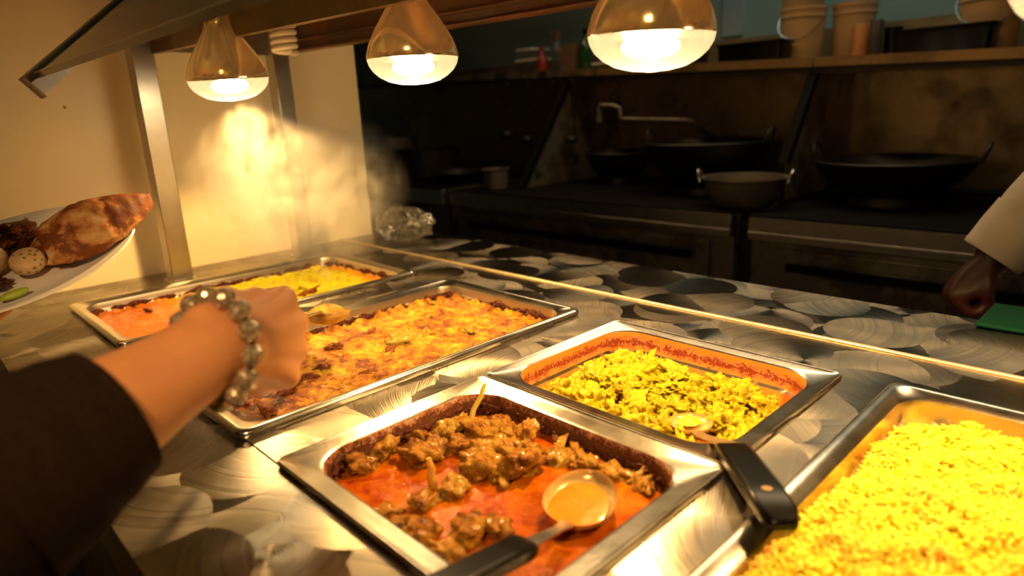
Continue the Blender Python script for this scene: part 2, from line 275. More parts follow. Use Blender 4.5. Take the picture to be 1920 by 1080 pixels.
def build(name,g,mats,parent=None,smooth=True,bevel=0,world=True,fix=True,auto=None):
    me=bpy.data.meshes.new(name); mats=mats if isinstance(mats,(list,tuple)) else [mats]
    if world:
        if parent is not None: o0=world_loc(parent)
        else:
            a=np.array(g.v); o0=Vector(((a[:,0].min()+a[:,0].max())/2,(a[:,1].min()+a[:,1].max())/2,a[:,2].min()))
    else: o0=Vector((0,0,0))
    me.from_pydata([(x-o0.x,y-o0.y,z-o0.z) for x,y,z in g.v],[],g.f); 
    for m in mats: me.materials.append(MT[m] if isinstance(m,str) else m)
    me.polygons.foreach_set('material_index',g.m)
    if fix:
        bm=bmesh.new(); bm.from_mesh(me); bmesh.ops.remove_doubles(bm,verts=bm.verts,dist=1e-6); bmesh.ops.recalc_face_normals(bm,faces=bm.faces); bm.to_mesh(me); bm.free()
    if smooth:
        me.polygons.foreach_set('use_smooth',[True]*len(me.polygons)); me.set_sharp_from_angle(angle=math.radians(auto or 38))
    me.update(); o=bpy.data.objects.new(name,me); COL.objects.link(o)
    if parent is not None: o.parent=parent
    elif world: o.location=o0
    if bevel:
        b=o.modifiers.new('bevel','BEVEL'); b.width=bevel; b.segments=2; b.limit_method='ANGLE'
    return o
def world_loc(o):
    p=Vector(o.location)
    while o.parent: o=o.parent; p=p+Vector(o.location)
    return p
def dup(o,loc=None,rot=None,scale=None,parent=None):
    c=o.copy(); COL.objects.link(c)
    if parent is not None: c.parent=parent
    if loc is not None: c.location=loc
    if rot is not None: c.rotation_euler=rot
    if scale is not None: c.scale=scale
    for ch in list(o.children):
        if ch is not c: dup(ch,parent=c)
    return c
def struct(name,g,m,**k): o=build(name,g,m,**k); o['kind']='structure'; return o
def fbm(x,y,z=0,o=4): return noise.fractal(Vector((x,y,z)),1.0,2.0,o)
def smooth01(x): x=max(0,min(1,x)); return x*x*(3-2*x)
FL=-.90
# ------------------------------------------------------------------ room shell
g=G().box(-4.5,3,-3,3.4,FL-.1,FL); struct('floor',g,'floor',smooth=False)
g=G().box(-4.5,3,-3,3.4,1.5,1.6); struct('ceiling',g,'ceil',smooth=False)
g=G().box(-1.05,-.99,-2.2,.745,FL,1.5); struct('wall_left',g,'wall',smooth=False)
g=G().box(-4.5,3,2.62,2.72,FL,1.5); struct('wall_back',g,'teal',smooth=False)
g=G().box(-4.6,-4.5,-3,2.72,FL,1.5); struct('wall_far_left',g,'teal',smooth=False)
# ------------------------------------------------------------------ steam table
Y0,Y1,YF=-.137,.85,.646
t=thing('serving_counter',(0.05,.35,FL),'long steam table counter with swirl-brushed stainless steel top holding the pans','counter')
g=G(); HX0,HX1,HY0,HY1=-.80,.70,.008,.522; X0,X1=-.988,1.25; TH=.003
for (a,b,c,d) in ((X0,HX0,Y0,YF-.002),(HX1,X1,Y0,YF-.002),(HX0,HX1,Y0,HY0),(HX0,HX1,HY1,YF-.002),(X0,X1,YF+.002,Y1)): g.box(a,b,c,d,-TH,0)
build('counter_top',g,'swirl',t,smooth=False)
g=G(); g.tube([(X0,YF,.0003),(X1,YF,.0003)],.0034,12); build('raised_seam',g,'seam',t)
g=G(); g.box(X0,X1,Y0,Y0+.004,-.05,-TH); g.box(X0,X1,Y1-.004,Y1,-.06,-TH); build('edge_lip',g,'steel',t,smooth=False)
g=G(); g.box(X0,X1,Y0+.03,Y0+.05,FL+.1,-.06); g.box(X0,X1,Y1-.05,Y1-.03,FL+.1,-.06); g.box(X0,X0+.02,Y0+.05,Y1-.05,FL+.1,-.06); g.box(X1-.02,X1,Y0+.05,Y1-.05,FL+.1,-.06); g.box(X0+.02,X1-.02,Y0+.05,Y1-.05,FL+.1,FL+.14); build('cabinet_body',g,'dimsteel',t,smooth=False)
g=G(); 
for x in(X0+.06,0.1,X1-.06):
    for y in(Y0+.08,Y1-.08): g2=G().box(x-.02,x+.02,y-.02,y+.02,FL,FL+.1); build('leg',g2,'steel',t,smooth=False)
t=thing('tray_rail',(0.1,-.21,-.15),'brown steel tray rail running below the customer edge of the counter','rail')
g=G().box(X0,X1,-.225,-.205,-.16,-.13); build('rail_bar',g,'fascia',t,bevel=.004)
for x in(-.6,.1,.8): build('rail_bracket',G().box(x-.01,x+.01,-.205,Y0+.03,-.165,-.150),'fascia',t,smooth=False)
# filler bars between the pans
for i,(a,b,l) in enumerate(((-.492,-.378,'swirl-brushed steel filler bar between the yellow curry pan and the brown curry pan'),(-.068,.008,'swirl-brushed steel filler bar left of the two half-size pans'),(.317,.381,'swirl-brushed steel filler bar between the half-size pans and the rice pan'))):
    g=G().box(a,b,.0,.53,-.004,.0012); o=build('filler_bar',g,'swirl',smooth=False,bevel=.0008); tag(o,l,'filler bar',)
# ------------------------------------------------------------------ pans
def rrect(x0,x1,y0,y1,r,n=8):
    pts=[]
    for cx,cy,a0 in ((x1-r,y1-r,0),(x0+r,y1-r,90),(x0+r,y0+r,180),(x1-r,y0+r,270)):
        for i in range(n+1):
            a=math.radians(a0+90*i/n); pts.append((cx+r*math.cos(a),cy+r*math.sin(a)))
    return pts
def loft(g,rings,mis,cap_mi=None,n=8):
    v=[];k=4*(n+1)
    for x0,x1,y0,y1,r,z in rings: v+=[(x,y,z) for x,y in rrect(x0,x1,y0,y1,r,n)]
    b=len(g.v); g.v+=v
    for j in range(len(rings)-1):
        for i in range(k): g.f.append((b+j*k+i,b+j*k+(i+1)%k,b+(j+1)*k+(i+1)%k,b+(j+1)*k+i)); g.m.append(mis[j])
    if cap_mi is not None: g.f.append(tuple(b+(len(rings)-1)*k+i for i in range(k))); g.m.append(cap_mi)
def pan(label,x0,x1,y0,y1,wallmat,flange,ro,ri,depth,round_rim=True,zb=.0015):
    t=thing('steam_table_pan',((x0+x1)/2,(y0+y1)/2,zb),label,'food pan')
    def R(i,z,r): return (x0+i,x1-i,y0+i,y1-i,r,z)
    g=G(); h=.010 if round_rim else .006
    rings=[R(0.0015,zb,ro),R(0,zb+h*.5,ro),R(.0015,zb+h*.85,ro),R(.005,zb+h,ro),R(.009,zb+h*.9,ro*.95)] if round_rim else [R(.001,zb,ro),R(0,zb+h*.5,ro),R(.0015,zb+h,ro),R(.004,zb+h*.9,ro),R(.006,zb+h*.75,ro)]
    rings+=[R(flange-.003,zb+h*.62,ri),R(flange,zb+h*.4,ri)]
    build('rim',(lambda gg:(loft(gg,rings,[0]*20),gg)[1])(g),'pan',t,auto=60)
    g=G(); ii=flange
    w=[R(ii,zb+h*.4,ri),R(ii+.002,zb-.004,ri),R(ii+.003,zb-.022,ri*.97),R(ii+.0075,zb-.0245,ri*.95),R(ii+.011,-depth+.012,ri*.85),R(ii+.014,-depth+.003,ri*.8),R(ii+.022,-depth,ri*.7)]
    loft(g,w,[0,0,1 if not round_rim and wallmat=='pw4' else 0,0,0,0,0],0); build('well',g,[wallmat,'pan'],t,auto=60)
    return t
P1=(-.816,-.486,-.010,.527); P2=(-.3885,-.0605,-.008,.530); P3=(.006,.3255,-.003,.2585); P4=(.0055,.3255,.2615,.527); P5=(.3725,.6975,-.008,.532)
pan('full-size steel pan of yellow-orange curry, nearest the wall',*P1,'pw1',.020,.013,.030,.10)
pan('full-size steel pan of thick brown curry under the outstretched hand',*P2,'pw1',.020,.015,.030,.10)
pan('half-size steel pan of red gravy and chicken nearest the camera',*P3,'pw3',.022,.008,.040,.10,False)
pan('half-size steel pan of yellow chicken pieces behind the red gravy pan',*P4,'pw4',.020,.008,.042,.10,False)
pan('full-size steel pan heaped with yellow rice at the right',*P5,'pw5',.020,.014,.032,.10)
def surface(name,P,ins,ri,nx,ny,hf,m,label,cat,kind='stuff',thick=.012):
    x0,x1,y0,y1=P[0]+ins,P[1]-ins,P[2]+ins,P[3]-ins; v=[];f=[]
    for j in range(ny+1):
        for i in range(nx+1):
            x=x0+(x1-x0)*i/nx; y=y0+(y1-y0)*j/ny
            cx=min(max(x,x0+ri),x1-ri); cy=min(max(y,y0+ri),y1-ri); dx,dy=x-cx,y-cy; d=math.hypot(dx,dy)
            if dx and dy and d>ri: x=cx+dx*ri/d; y=cy+dy*ri/d
            e=min(x-x0,x1-x,y-y0,y1-y)
            v.append((x,y,hf(x,y,e)))
    for j in range(ny):
        for i in range(nx):
            a=j*(nx+1)+i; f.append((a,a+1,a+nx+2,a+nx+1))
    g=G().add(v,f); o=build(name,g,m,auto=80); tag(o,label,cat,None,kind); return o
def h1(x,y,e): return -.015+.0022*fbm(x*28,y*28,1,4)+.0012*fbm(x*95,y*95,2,3)+.006*max(0,1-e/.006)*(.5+fbm(x*60,y*60,3))
def h2(x,y,e): return -.0165+.0042*fbm(x*26,y*26,5,5)+.0026*fbm(x*90,y*90,6,4)+.008*max(0,1-e/.008)*(.6+fbm(x*70,y*70,3))
def h3(x,y,e): return -.021+.0010*fbm(x*16,y*16,8,3)+.0005*fbm(x*90,y*90,2,3)+.003*max(0,1-e/.004)
def h4(x,y,e): return -.042+.003*fbm(x*40,y*40,9,5)
surface('yellow_curry',P1,.0245,.027,110,170,h1,'s1','yellow-orange curry sauce filling the pan nearest the wall','curry')
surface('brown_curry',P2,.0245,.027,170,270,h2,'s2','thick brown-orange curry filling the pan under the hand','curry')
surface('red_gravy',P3,.0265,.036,130,110,h3,'s3','red-orange oily gravy filling the nearest half-size pan','gravy')
surface('orange_sauce',P4,.0278,.038,120,100,h4,'s4','orange oily sauce at the bottom of the yellow chicken pan','sauce')
# burnt crusts along the pan walls above the food
def crust(P,ins,ri,z,amp,seed,label,thr=0.0,w=.006):
    x0,x1,y0,y1=P[0]+ins,P[1]-ins,P[2]+ins,P[3]-ins; c=rrect(x0,x1,y0,y1,ri,10); pts=[]
    for i in range(len(c)):
        a=Vector(c[i]); b=Vector(c[(i+1)%len(c)]); n=max(1,int((b-a).length/.0018))
        for k in range(n): pts.append(a.lerp(b,k/n))
    cx,cy=(x0+x1)/2,(y0+y1)/2; v=[];f=[];n=len(pts);K=9
    for i,p in enumerate(pts):
        q=pts[(i+1)%n]; tdir=(q-pts[i-1]).normalized(); nrm=Vector((-tdir.y,tdir.x))
        u=fbm(p.x*30+seed,p.y*30,0,4); h=max(.08,(.55+1.1*u)) if u>thr-.5 else .08
        for k in range(K):
            a=PI*(k/(K-1)); zz=z+math.cos(a)*w*h*1.25+.003*fbm(p.x*25,p.y*25,seed); r=math.sin(a)*amp*h*max(.05,.35+1.5*fbm(p.x*330,p.y*330,k*1.3+seed,3)+.8*fbm(p.x*90,p.y*90,k*.5+seed,2))
            v.append((p.x+nrm.x*r,p.y+nrm.y*r,zz))
    for i in range(n):
        for k in range(K-1): f.append((i*K+k,((i+1)%n)*K+k,((i+1)%n)*K+k+1,i*K+k+1))
    o=build('burnt_crust',G().add(v,f),'crust',auto=70); tag(o,label,'crust'); o['kind']='stuff'
crust(P1,.0228,.028,-.0085,.0035,3,'dark burnt sauce crust ringing the yellow curry pan')
crust(P2,.0232,.028,-.0105,.0045,13,'dark burnt sauce crust ringing the brown curry pan')
crust(P3,.0258,.037,-.0125,.0045,23,'dark burnt sauce crust ringing the red gravy pan')
# ------------------------------------------------------------------ meat chunks
def chunk_mesh(name,seed,sx,sy,sz,rough=.35,sub=4,fr=1.6,lob=.35):
    bm=bmesh.new(); bmesh.ops.create_icosphere(bm,subdivisions=sub,radius=1)
    for vv in bm.verts:
        p=vv.co.copy(); q=p+Vector((seed*3.7,seed*1.3,0))
        d=1+lob*noise.noise(q*1.1)+rough*noise.fractal(q*fr,1,2,4)+.10*noise.fractal(q*6,1,2,3)
        r=p*d; vv.co=Vector((r.x*sx,r.y*sy,r.z*sz))
    me=bpy.data.meshes.new(name); bm.to_mesh(me); bm.free(); me.polygons.foreach_set('use_smooth',[True]*len(me.polygons)); return me
def place(name,me,m,loc,rot,s,label,cat,group=None):
    key=(me.name,m); 
    if key not in place.c:
        c=me if not me.materials else me.copy(); 
        if me.materials: c.materials.clear()
        c.materials.append(MT[m]); place.c[key]=c
    o=bpy.data.objects.new(name,place.c[key]); o.location=loc; o.rotation_euler=rot; o.scale=(s,s,s) if not hasattr(s,'__len__') else s; COL.objects.link(o); return tag(o,label,cat,group)
place.c={}
CH=[chunk_mesh('chicken_chunk',i+1,1.15,.85,.7,.42) for i in range(6)]
CHs=[chunk_mesh('small_chunk',i+31,1.35,.75,.55,.75,3,2.0,.7) for i in range(7)]
CHy=[chunk_mesh('shredded_chunk',i+51,1.15,.9,.75,.85,4,2.3,.7) for i in range(7)]
pc=[(.041,.068,.0125),(.031,.101,.015),(.071,.117,.018),(.05,.167,.0155),(.083,.19,.016),(.091,.213,.014),(.13,.144,.018),(.163,.17,.019),(.116,.228,.014),(.207,.215,.0135),(.234,.222,.011),(.257,.228,.011),(.270,.222,.007),(.141,.103,.0125),(.14,.071,.0105),(.199,.07,.015),(.212,.089,.011),(.173,.041,.0125),(.206,.040,.0125),(.148,.039,.010),(.125,.040,.009),(.126,.183,.0155),(.042,.137,.012),(.09,.159,.0115),(.175,.205,.011),(.064,.205,.010),(.108,.165,.014),(.145,.196,.013),(.187,.222,.010),(.070,.140,.011),(.051,.187,.009),(.155,.148,.011)]
for i,(x,y,r) in enumerate(pc):
    if x<.06 and y<.125: lab,gr='curried chicken piece at the left end of the red gravy pan','gravy chicken at the left end'
    elif y>.195 and x<.15: lab,gr='curried chicken piece near the upright yellow stalk in the red gravy','gravy chicken near the stalk'
    elif x>.18 and y>.19: lab,gr='curried chicken piece along the rim between the spoon bowl and the yellow chicken pan','gravy chicken along the far rim'
    elif y<.095 and x>.12: lab,gr='curried chicken piece at the front, beside the neck of the black-handled spoon','gravy chicken at the front'
    elif r>.0155: lab,gr=('big curried chicken piece on the %s side of the central clump in red gravy'%('spoon' if x>.14 else 'stalk' if y>.15 else 'left' if x<.1 else 'camera')),None
    else: lab,gr='smaller curried chicken piece within the central clump in red gravy','small gravy chicken in the central clump'
    place('chicken_piece',CH[i%6] if r>.012 else CHs[i%7],'meat3',(x,y,-.020+r*.28),(R_.uniform(-.5,.5),R_.uniform(-.5,.5),R_.uniform(0,6.3)),r*1.12,lab,'chicken piece',gr)
def stick(name,a,b,r0,r1,m,label,cat):
    g=G(); a,b=Vector(a),Vector(b); pts=[a.lerp(b,k/6)+Vector((.0006*math.sin(k*2),.0008*math.cos(k*1.7),0)) for k in range(7)]; rr=[r0+(r1-r0)*k/6 for k in range(7)]; rr[-1]*=.8
    g.tube(pts,rr,10); o=build(name,g,m); tag(o,label,cat); return o
stick('lemongrass_stalk',(.043,.205,-.022),(.056,.222,.022),.0032,.0024,'stalk','pale yellow stalk standing upright in far left corner of the red gravy pan','stalk')
stick('chicken_bone',(.121,.094,-.02),(.117,.095,.008),.0045,.003,'bone','short bone tip sticking up beside the lone chicken pieces mid-gravy','bone')
stick('chicken_bone',(.148,.238,-.022),(.140,.246,.006),.009,.0015,'bone','pointed bone tip rising by the rim shared with the yellow chicken pan','bone')
# brown curry lumps
lum=[(.26,.33,.020,'meat2'),(.235,.345,.014,'meat2'),(.215,.30,.016,'meat2'),(.245,.29,.012,'meatd'),(.28,.38,.01,'meat2'),(.16,.42,.010,'meat2')]
for (u,v,r,m) in lum: pass
import itertools
L2=[(-.243,.318,.016,'meat2'),(-.222,.340,.012,'meat2'),(-.228,.297,.014,'meat2'),(-.206,.272,.008,'meatd'),(-.19,.40,.010,'meat2'),(-.343,.46,.009,'meat2'),(-.10,.40,.010,'meat2'),(-.13,.44,.009,'meat2'),(-.285,.225,.009,'meatd'),(-.225,.170,.009,'meatd'),(-.205,.120,.011,'meatd'),(-.185,.095,.009,'meatd'),(-.245,.12,.008,'meatd'),(-.21,.145,.007,'meatd'),(-.30,.30,.008,'meatd'),(-.15,.06,.009,'meatd'),(-.19,.05,.008,'meatd'),(-.29,.40,.007,'meat2'),(-.12,.30,.007,'meat2'),(-.16,.20,.006,'meatd'),(-.27,.18,.008,'meat2')]
for i,(x,y,r,m) in enumerate(L2):
    lab='pale curried chicken lump rising from the brown curry' if m=='meat2' else 'dark brown meat bit poking out of the brown curry'
    place('curry_lump',CHs[i%7],m,(x,y,-.017+r*.15),(R_.uniform(-.4,.4),R_.uniform(-.4,.4),R_.uniform(0,6.3)),r,lab,'meat piece','pale lumps in the brown curry' if m=='meat2' else 'dark bits in the brown curry')
L1=[(-.60,.345,.014,'meatd'),(-.665,.30,.015,'meatd'),(-.64,.33,.013,'meat4'),(-.60,.300,.013,'meat4'),(-.625,.285,.010,'meat4'),(-.70,.27,.010,'meat4'),(-.57,.34,.009,'meat4'),(-.61,.25,.012,'meat4'),(-.74,.10,.008,'meatd'),(-.68,.40,.009,'meat4'),(-.56,.26,.010,'meat4'),(-.66,.22,.009,'meat4'),(-.645,.355,.009,'meat4')]
for i,(x,y,r,m) in enumerate(L1):
    lab='bright yellow lump floating in the yellow-orange curry' if m=='meat4' else 'red-brown lump floating in the yellow-orange curry'
    place('curry_lump',CHs[(i+3)%7],m,(x,y,-.016+r*.2),(R_.uniform(-.4,.4),R_.uniform(-.4,.4),R_.uniform(0,6.3)),r,lab,'meat piece','yellow lumps in the wall-side curry' if m=='meat4' else 'red-brown lumps in the wall-side curry')
# yellow chicken heap
k=0; tries=0; placed=[]
while k<170 and tries<6000:
    tries+=1; x=R_.uniform(.04,.296); y=R_.uniform(.292,.492)
    if y>.470-(.02*fbm(x*30,1)) and x<.29 and R_.random()<.8: continue
    if (x-.237)**2+(y-.346)**2<.027**2: continue
    e=min(x-.034,.292-x,y-.288,.495-y); hz=-.038+.020*smooth01(e/.045)+.006*fbm(x*20,y*20,4)
    lay=R_.choice((0,.0,.006)); r=R_.choice((R_.uniform(.0065,.010),R_.uniform(.011,.0165)))*(1 if lay==0 else .85)
    if any((x-a)**2+(y-b)**2<(.0085)**2 for a,b in placed): continue
    placed.append((x,y)); k+=1
    place('chicken_piece',(CHy if R_.random()<.8 else CH)[R_.randrange(6)],'meat4',(x,y,hz+lay),(R_.uniform(-.9,.9),R_.uniform(-.9,.9),R_.uniform(0,6.3)),(r*R_.uniform(.8,1.2),r,r*R_.uniform(.8,1.2)),*((lambda q:('bright yellow spiced chicken piece '+q,'chicken piece','yellow chicken '+q))('in the heap behind the spoon bowl, towards the kitchen' if y>.40 else 'in the heap on the rice side of the resting spoon' if x>.245 else 'in the heap between spoon bowl and red gravy pan' if x>.15 else 'at the left end of the heap, towards the wall')))
# ------------------------------------------------------------------ rice
def hr(x,y):
    e=min(x-.397,.672-x,y-.018,.506-y)
    h=-.020+.020*smooth01(e/.010)+.022*smooth01(e/.10)+.009*fbm(x*13,y*13,2,3)+.007*fbm(x*45,y*45,7,3)
    h-=.022*smooth01((y-.43)/.07); h-=.006*smooth01((.412-x)/.02)*smooth01((y-.25)/.1); h+=.012*smooth01((.30-y)/.15)
    return h
def rice():
    rng=np.random.default_rng(5); n=30000; V=[];F=[]
    # underlying packed rice
    x0,x1,y0,y1=.3975,.6715,.017,.507; nx,ny=90,150
    for j in range(ny+1):
        for i in range(nx+1):
            x=x0+(x1-x0)*i/nx;y=y0+(y1-y0)*j/ny; V.append((x,y,hr(x,y)-.0012))
    for j in range(ny):
        for i in range(nx): a=j*(nx+1)+i; F.append((a,a+1,a+nx+2,a+nx+1))
    nb=len(V); xs=rng.uniform(x0+.001,x1-.001,n); ys=rng.uniform(y0+.001,y1-.001,n)
    zs=np.array([hr(a,b) for a,b in zip(xs,ys)])+rng.uniform(-.001,.0045,n)
    th=rng.uniform(0,2*np.pi,n); ph=rng.normal(0,.5,n); ln=rng.uniform(.0038,.0062,n); rd=rng.uniform(.00085,.00125,n)
    d=np.stack([np.cos(th)*np.cos(ph),np.sin(th)*np.cos(ph),np.sin(ph)],1); a=np.stack([-np.sin(th),np.cos(th),0*th],1); b=np.cross(d,a); c=np.stack([xs,ys,zs],1)
    P=[c-d*ln[:,None]]
    for t,r in ((-.6,.85),(.6,.85)):
        for q in range(5):
            w=2*np.pi*q/5; P.append(c+d*(ln*t)[:,None]+(a*np.cos(w)+b*np.sin(w))*(rd*r*1.1)[:,None])
    P.append(c+d*ln[:,None]); gv=np.stack(P,1).reshape(-1,3)
    fl=[]
    for q in range(5): r=(q+1)%5; fl+=[(0,1+r,1+q),(11,6+q,6+r)]
    tri=np.array(fl); qd=np.array([(1+q,1+(q+1)%5,6+(q+1)%5,6+q) for q in range(5)])
    base=(np.arange(n)*12+nb)[:,None,None]; T=(tri[None]+base).reshape(-1,3); Q=(qd[None]+base).reshape(-1,4)
    me=bpy.data.meshes.new('yellow_rice'); me.from_pydata(V+gv.tolist(),[],F+T.tolist()+Q.tolist()); me.materials.append(MT['rice']); me.polygons.foreach_set('use_smooth',[True]*len(me.polygons)); me.update()
    o=bpy.data.objects.new('yellow_rice',me); COL.objects.link(o); tag(o,'heap of bright yellow rice filling the pan at the right','rice',None,'stuff')
rice()
# ------------------------------------------------------------------ utensils
def frame(o,x,z):
    x=Vector(x).normalized(); z=Vector(z); z=(z-x*z.dot(x)).normalized(); y=z.cross(x); m=Matrix((x,y,z)).transposed().to_4x4(); m.translation=Vector(o); return m
def spoon_bowl(g,mx,a,b,d,n=28,k=8,th=.0008):
    def ring(t,off): 
        return [mx@Vector((a*math.sin(t)*math.cos(2*PI*i/n)*(1+.08*math.cos(2*PI*i/n)),b*math.sin(t)*math.sin(2*PI*i/n),-d*math.cos(t)+d*0-off)) for i in range(n)]
    rings=[ring(PI/2*max(.02,j/k),0) for j in range(k+1)]+[ring(PI/2*max(.02,j/k),th) for j in range(k,-1,-1)]
    v=[p for r in rings for p in r]; f=[(j*n+i,j*n+(i+1)%n,(j+1)*n+(i+1)%n,(j+1)*n+i) for j in range(len(rings)-1) for i in range(n)]; g.add(v,f)
def fillsurf(mx,a,b,z,n=28,bulge=.002):
    g=G(); v=[mx@Vector((0,0,z+bulge))];f=[];K=6
    for k in range(1,K+1):
        for i in range(n): t=2*PI*i/n; q=k/K; v.append(mx@Vector((a*q*math.cos(t),b*q*math.sin(t),z+bulge*(1-q*q)+.0006*fbm(q*9*math.cos(t),q*9*math.sin(t)))))
    for i in range(n): f.append((0,1+i,1+(i+1)%n))
    for k in range(K-1):
        for i in range(n): f.append((1+k*n+i,1+(k+1)*n+i,1+(k+1)*n+(i+1)%n,1+k*n+(i+1)%n))
    return g.add(v,f)
def strap(g,pts,w,th,up):   # flat tapering strip
    pts=[Vector(p) for p in pts]; v=[];n=len(pts); w=w if hasattr(w,'__len__') else [w]*n; th=th if hasattr(th,'__len__') else [th]*n
    for i,p in enumerate(pts):
        t=(pts[min(i+1,n-1)]-pts[max(i-1,0)]).normalized(); s=t.cross(Vector(up)).normalized(); u=s.cross(t)
        for a,b in ((-1,-1),(1,-1),(1,1),(-1,1)): v.append(p+s*(a*w[i]/2)+u*(b*th[i]/2))
    f=[(0,1,2,3),tuple((n-1)*4+q for q in(3,2,1,0))]+[(i*4+j,i*4+(j+1)%4,(i+1)*4+(j+1)%4,(i+1)*4+j) for i in range(n-1) for j in range(4)]
    g.add(v,f)
# ladle in the red gravy pan
t=thing('serving_spoon',(.25,.15,-.02),'large steel serving spoon full of orange gravy, black handle towards the camera','spoon')
mx=frame((.249,.152,-.004),(-.35,.94,.10),(0.05,-.05,1)); g=G(); spoon_bowl(g,mx,.037,.031,.016); build('bowl',g,'filmsteel',t)
build('gravy_portion',fillsurf(Matrix.Translation((-.001,-.002,0))@mx,.0315,.0255,-.0078,bulge=.0006),'gravyspoon',t)
g=G(); strap(g,[(.264,.120,-.005),(.269,.104,.001),(.275,.086,.009),(.278,.066,.015),(.280,.052,.018)],[.014,.010,.010,.012,.014],.0022,(0,0,1)); build('neck',g,'steel',t,bevel=.0006)
g=G(); strap(g,[(.279,.060,.016),(.280,.052,.019),(.283,.030,.0245),(.287,-.005,.033),(.293,-.055,.045)],[.020,.024,.023,.022,.022],[.009,.012,.012,.012,.010],(0,0,1)); build('grip',g,'black',t,bevel=.003)
# serving spoon in the yellow chicken pan
t=thing('serving_spoon',(.25,.37,-.04),'steel serving spoon with short black handle resting in the yellow chicken','spoon')
mx=frame((.237,.347,-.012),(.70,-.70,.10),(.05,-.12,1)); g=G(); spoon_bowl(g,mx,.0265,.0225,.010); build('bowl',g,'filmsteel',t)
build('chicken_morsel',fillsurf(Matrix.Translation((-.006,.007,0))@mx,.011,.012,-.006,bulge=.007),'meat4',t)
g=G(); strap(g,[(.252,.331,-.013),(.266,.318,-.007),(.288,.300,.003),(.312,.281,.016),(.330,.265,.022)],[.012,.012,.015,.017,.016],.0022,(0,0,1)); build('neck',g,'rust',t,bevel=.0006)
g=G(); strap(g,[(.312,.284,.008),(.320,.276,.016),(.348,.246,.021),(.376,.216,.026),(.398,.193,.028),(.408,.182,.026)],[.024,.030,.030,.030,.029,.020],[.008,.012,.013,.013,.013,.009],(0,0,1)); build('grip',g,'black',t,bevel=.004)
g=G(); mh=frame((.382,.2095,.0336),(1,-1,.15),(-.1,.1,1)); g.lathe([(.0001,.0),(.004,.0)],16,mh); build('rivet_hole',g,'rust',t)
# ------------------------------------------------------------------ heat lamps and their housing
a6=.105; BX=Vector((math.cos(a6),math.sin(a6),0)); BM=Matrix.Translation((-.86,.221,0))@Matrix.Rotation(a6,4,'Z')
t=thing('heat_lamp_housing',(-.3,.4,.45),'long stained steel channel holding the heat lamps over the pans','lamp housing')
L=1.7; ZB=.447
g=G(); g.box(0,L,0,.004,ZB,.548,BM); g.box(0,L,.004,.014,ZB,ZB+.003,BM); build('front_flange',g,'fascia',t,smooth=False)
g=G(); g.box(0,L,.300,.304,ZB+.008,.548,BM); g.box(0,L,.28,.300,ZB+.008,ZB+.012,BM); g.box(0,L,.285,.30,ZB+.030,ZB+.033,BM); build('rear_flange',g,'rust',t,smooth=False)
g=G(); g.box(0,L,0,.304,.548,.552,BM); build('channel_top',g,'rust',t,smooth=False)
g=G(); g.box(-.002,.002,.004,.30,ZB+.004,.548,BM); build('end_plate',g,'post',t,smooth=False)
bulb=thing('heat_lamp_bulb',(0,0,0),'x','heat lamp','heat lamps in a row over the pans')
g=G(); n0=[(.0001,0),(.02,.0012),(.036,.005),(.048,.0115),(.0565,.019),(.0615,.027),(.0635,.035)]; g.lathe(n0,40); build('lens',g,'lens',bulb,world=False,auto=60)
g=G(); g.lathe([(.0638,.0348),(.0641,.0375),(.0632,.043),(.0608,.052),(.057,.061),(.052,.070),(.0445,.082),(.036,.095),(.0285,.106),(.0235,.115),(.0212,.123),(.0205,.137)],40); build('reflector',g,'mirror',bulb,world=False,auto=60)
g=G(); g.lathe([(.0195,.134),(.0205,.137),(.0205,.142),(.0185,.144),(.0205,.146),(.0185,.149),(.0205,.151),(.0215,.153),(.027,.153),(.027,.185),(.0001,.185)],28); build('screw_base',g,'alu',bulb,world=False)
g=G(); g.ball((0,0,.0245),.021,14,(1.4,1.4,.58)); build('filament',g,'filament',bulb,world=False)
sp=bpy.data.lights.new('heat_lamp_beam','SPOT'); sp.energy=LAMP_W; sp.color=LAMP_COL; sp.spot_size=math.radians(134); sp.spot_blend=.30; sp.shadow_soft_size=.014
so=bpy.data.objects.new('heat_lamp_beam',sp); COL.objects.link(so); so.parent=bulb; so.location=(0,0,.008)
spots=[(-.578,.247,.348,'heat lamp bulb nearest the wall, steam curling beneath it'),(-.222,.363,.353,'middle heat lamp bulb hanging over the brown curry'),(.162,.376,.344,'largest-looking heat lamp bulb, hanging over the yellow chicken'),(.515,.405,.345,'heat lamp bulb over the rice, mostly beyond the top right corner')]
for i,(x,y,z,lab) in enumerate(spots):
    o=bulb if i==0 else dup(bulb); o.location=(x,y,z); o['label']=lab; o.rotation_euler=((.05,.04,0),(0,0,1.2),(.02,-.02,2.3),(0,0,0))[i]
for i,(x,y,z,lab) in enumerate(spots):   # lamp holders under the channel top
    g=G(); g.lathe([(.0001,z+.180),(.031,z+.180),(.031,z+.187)],24,Matrix.Translation((x,y,0))); g.lathe([(.031,z+.187),(.012,z+.192),(.012,.548)],24,Matrix.Translation((x,y,0))); build('lamp_holder',g,'steel',t)
# compact fluorescent bulb
c=thing('spiral_bulb',(-.63,.378,.43),'unlit white spiral fluorescent bulb between the two left heat lamps','light bulb')
g=G(); pts=[]
for i in range(0,150): a=i/150*2*PI*4.2; pts.append((-.63+.0195*math.cos(a),.378+.0195*math.sin(a),.430+.049*i/150))
g.tube(pts,.0053,10); build('spiral_tube',g,'cfl',c)
g=G(); g.lathe([(.0001,.484),(.020,.484),(.024,.492),(.024,.520),(.014,.528),(.014,.548)],24,Matrix.Translation((-.63,.378,0))); build('ballast_base',g,'white',c)
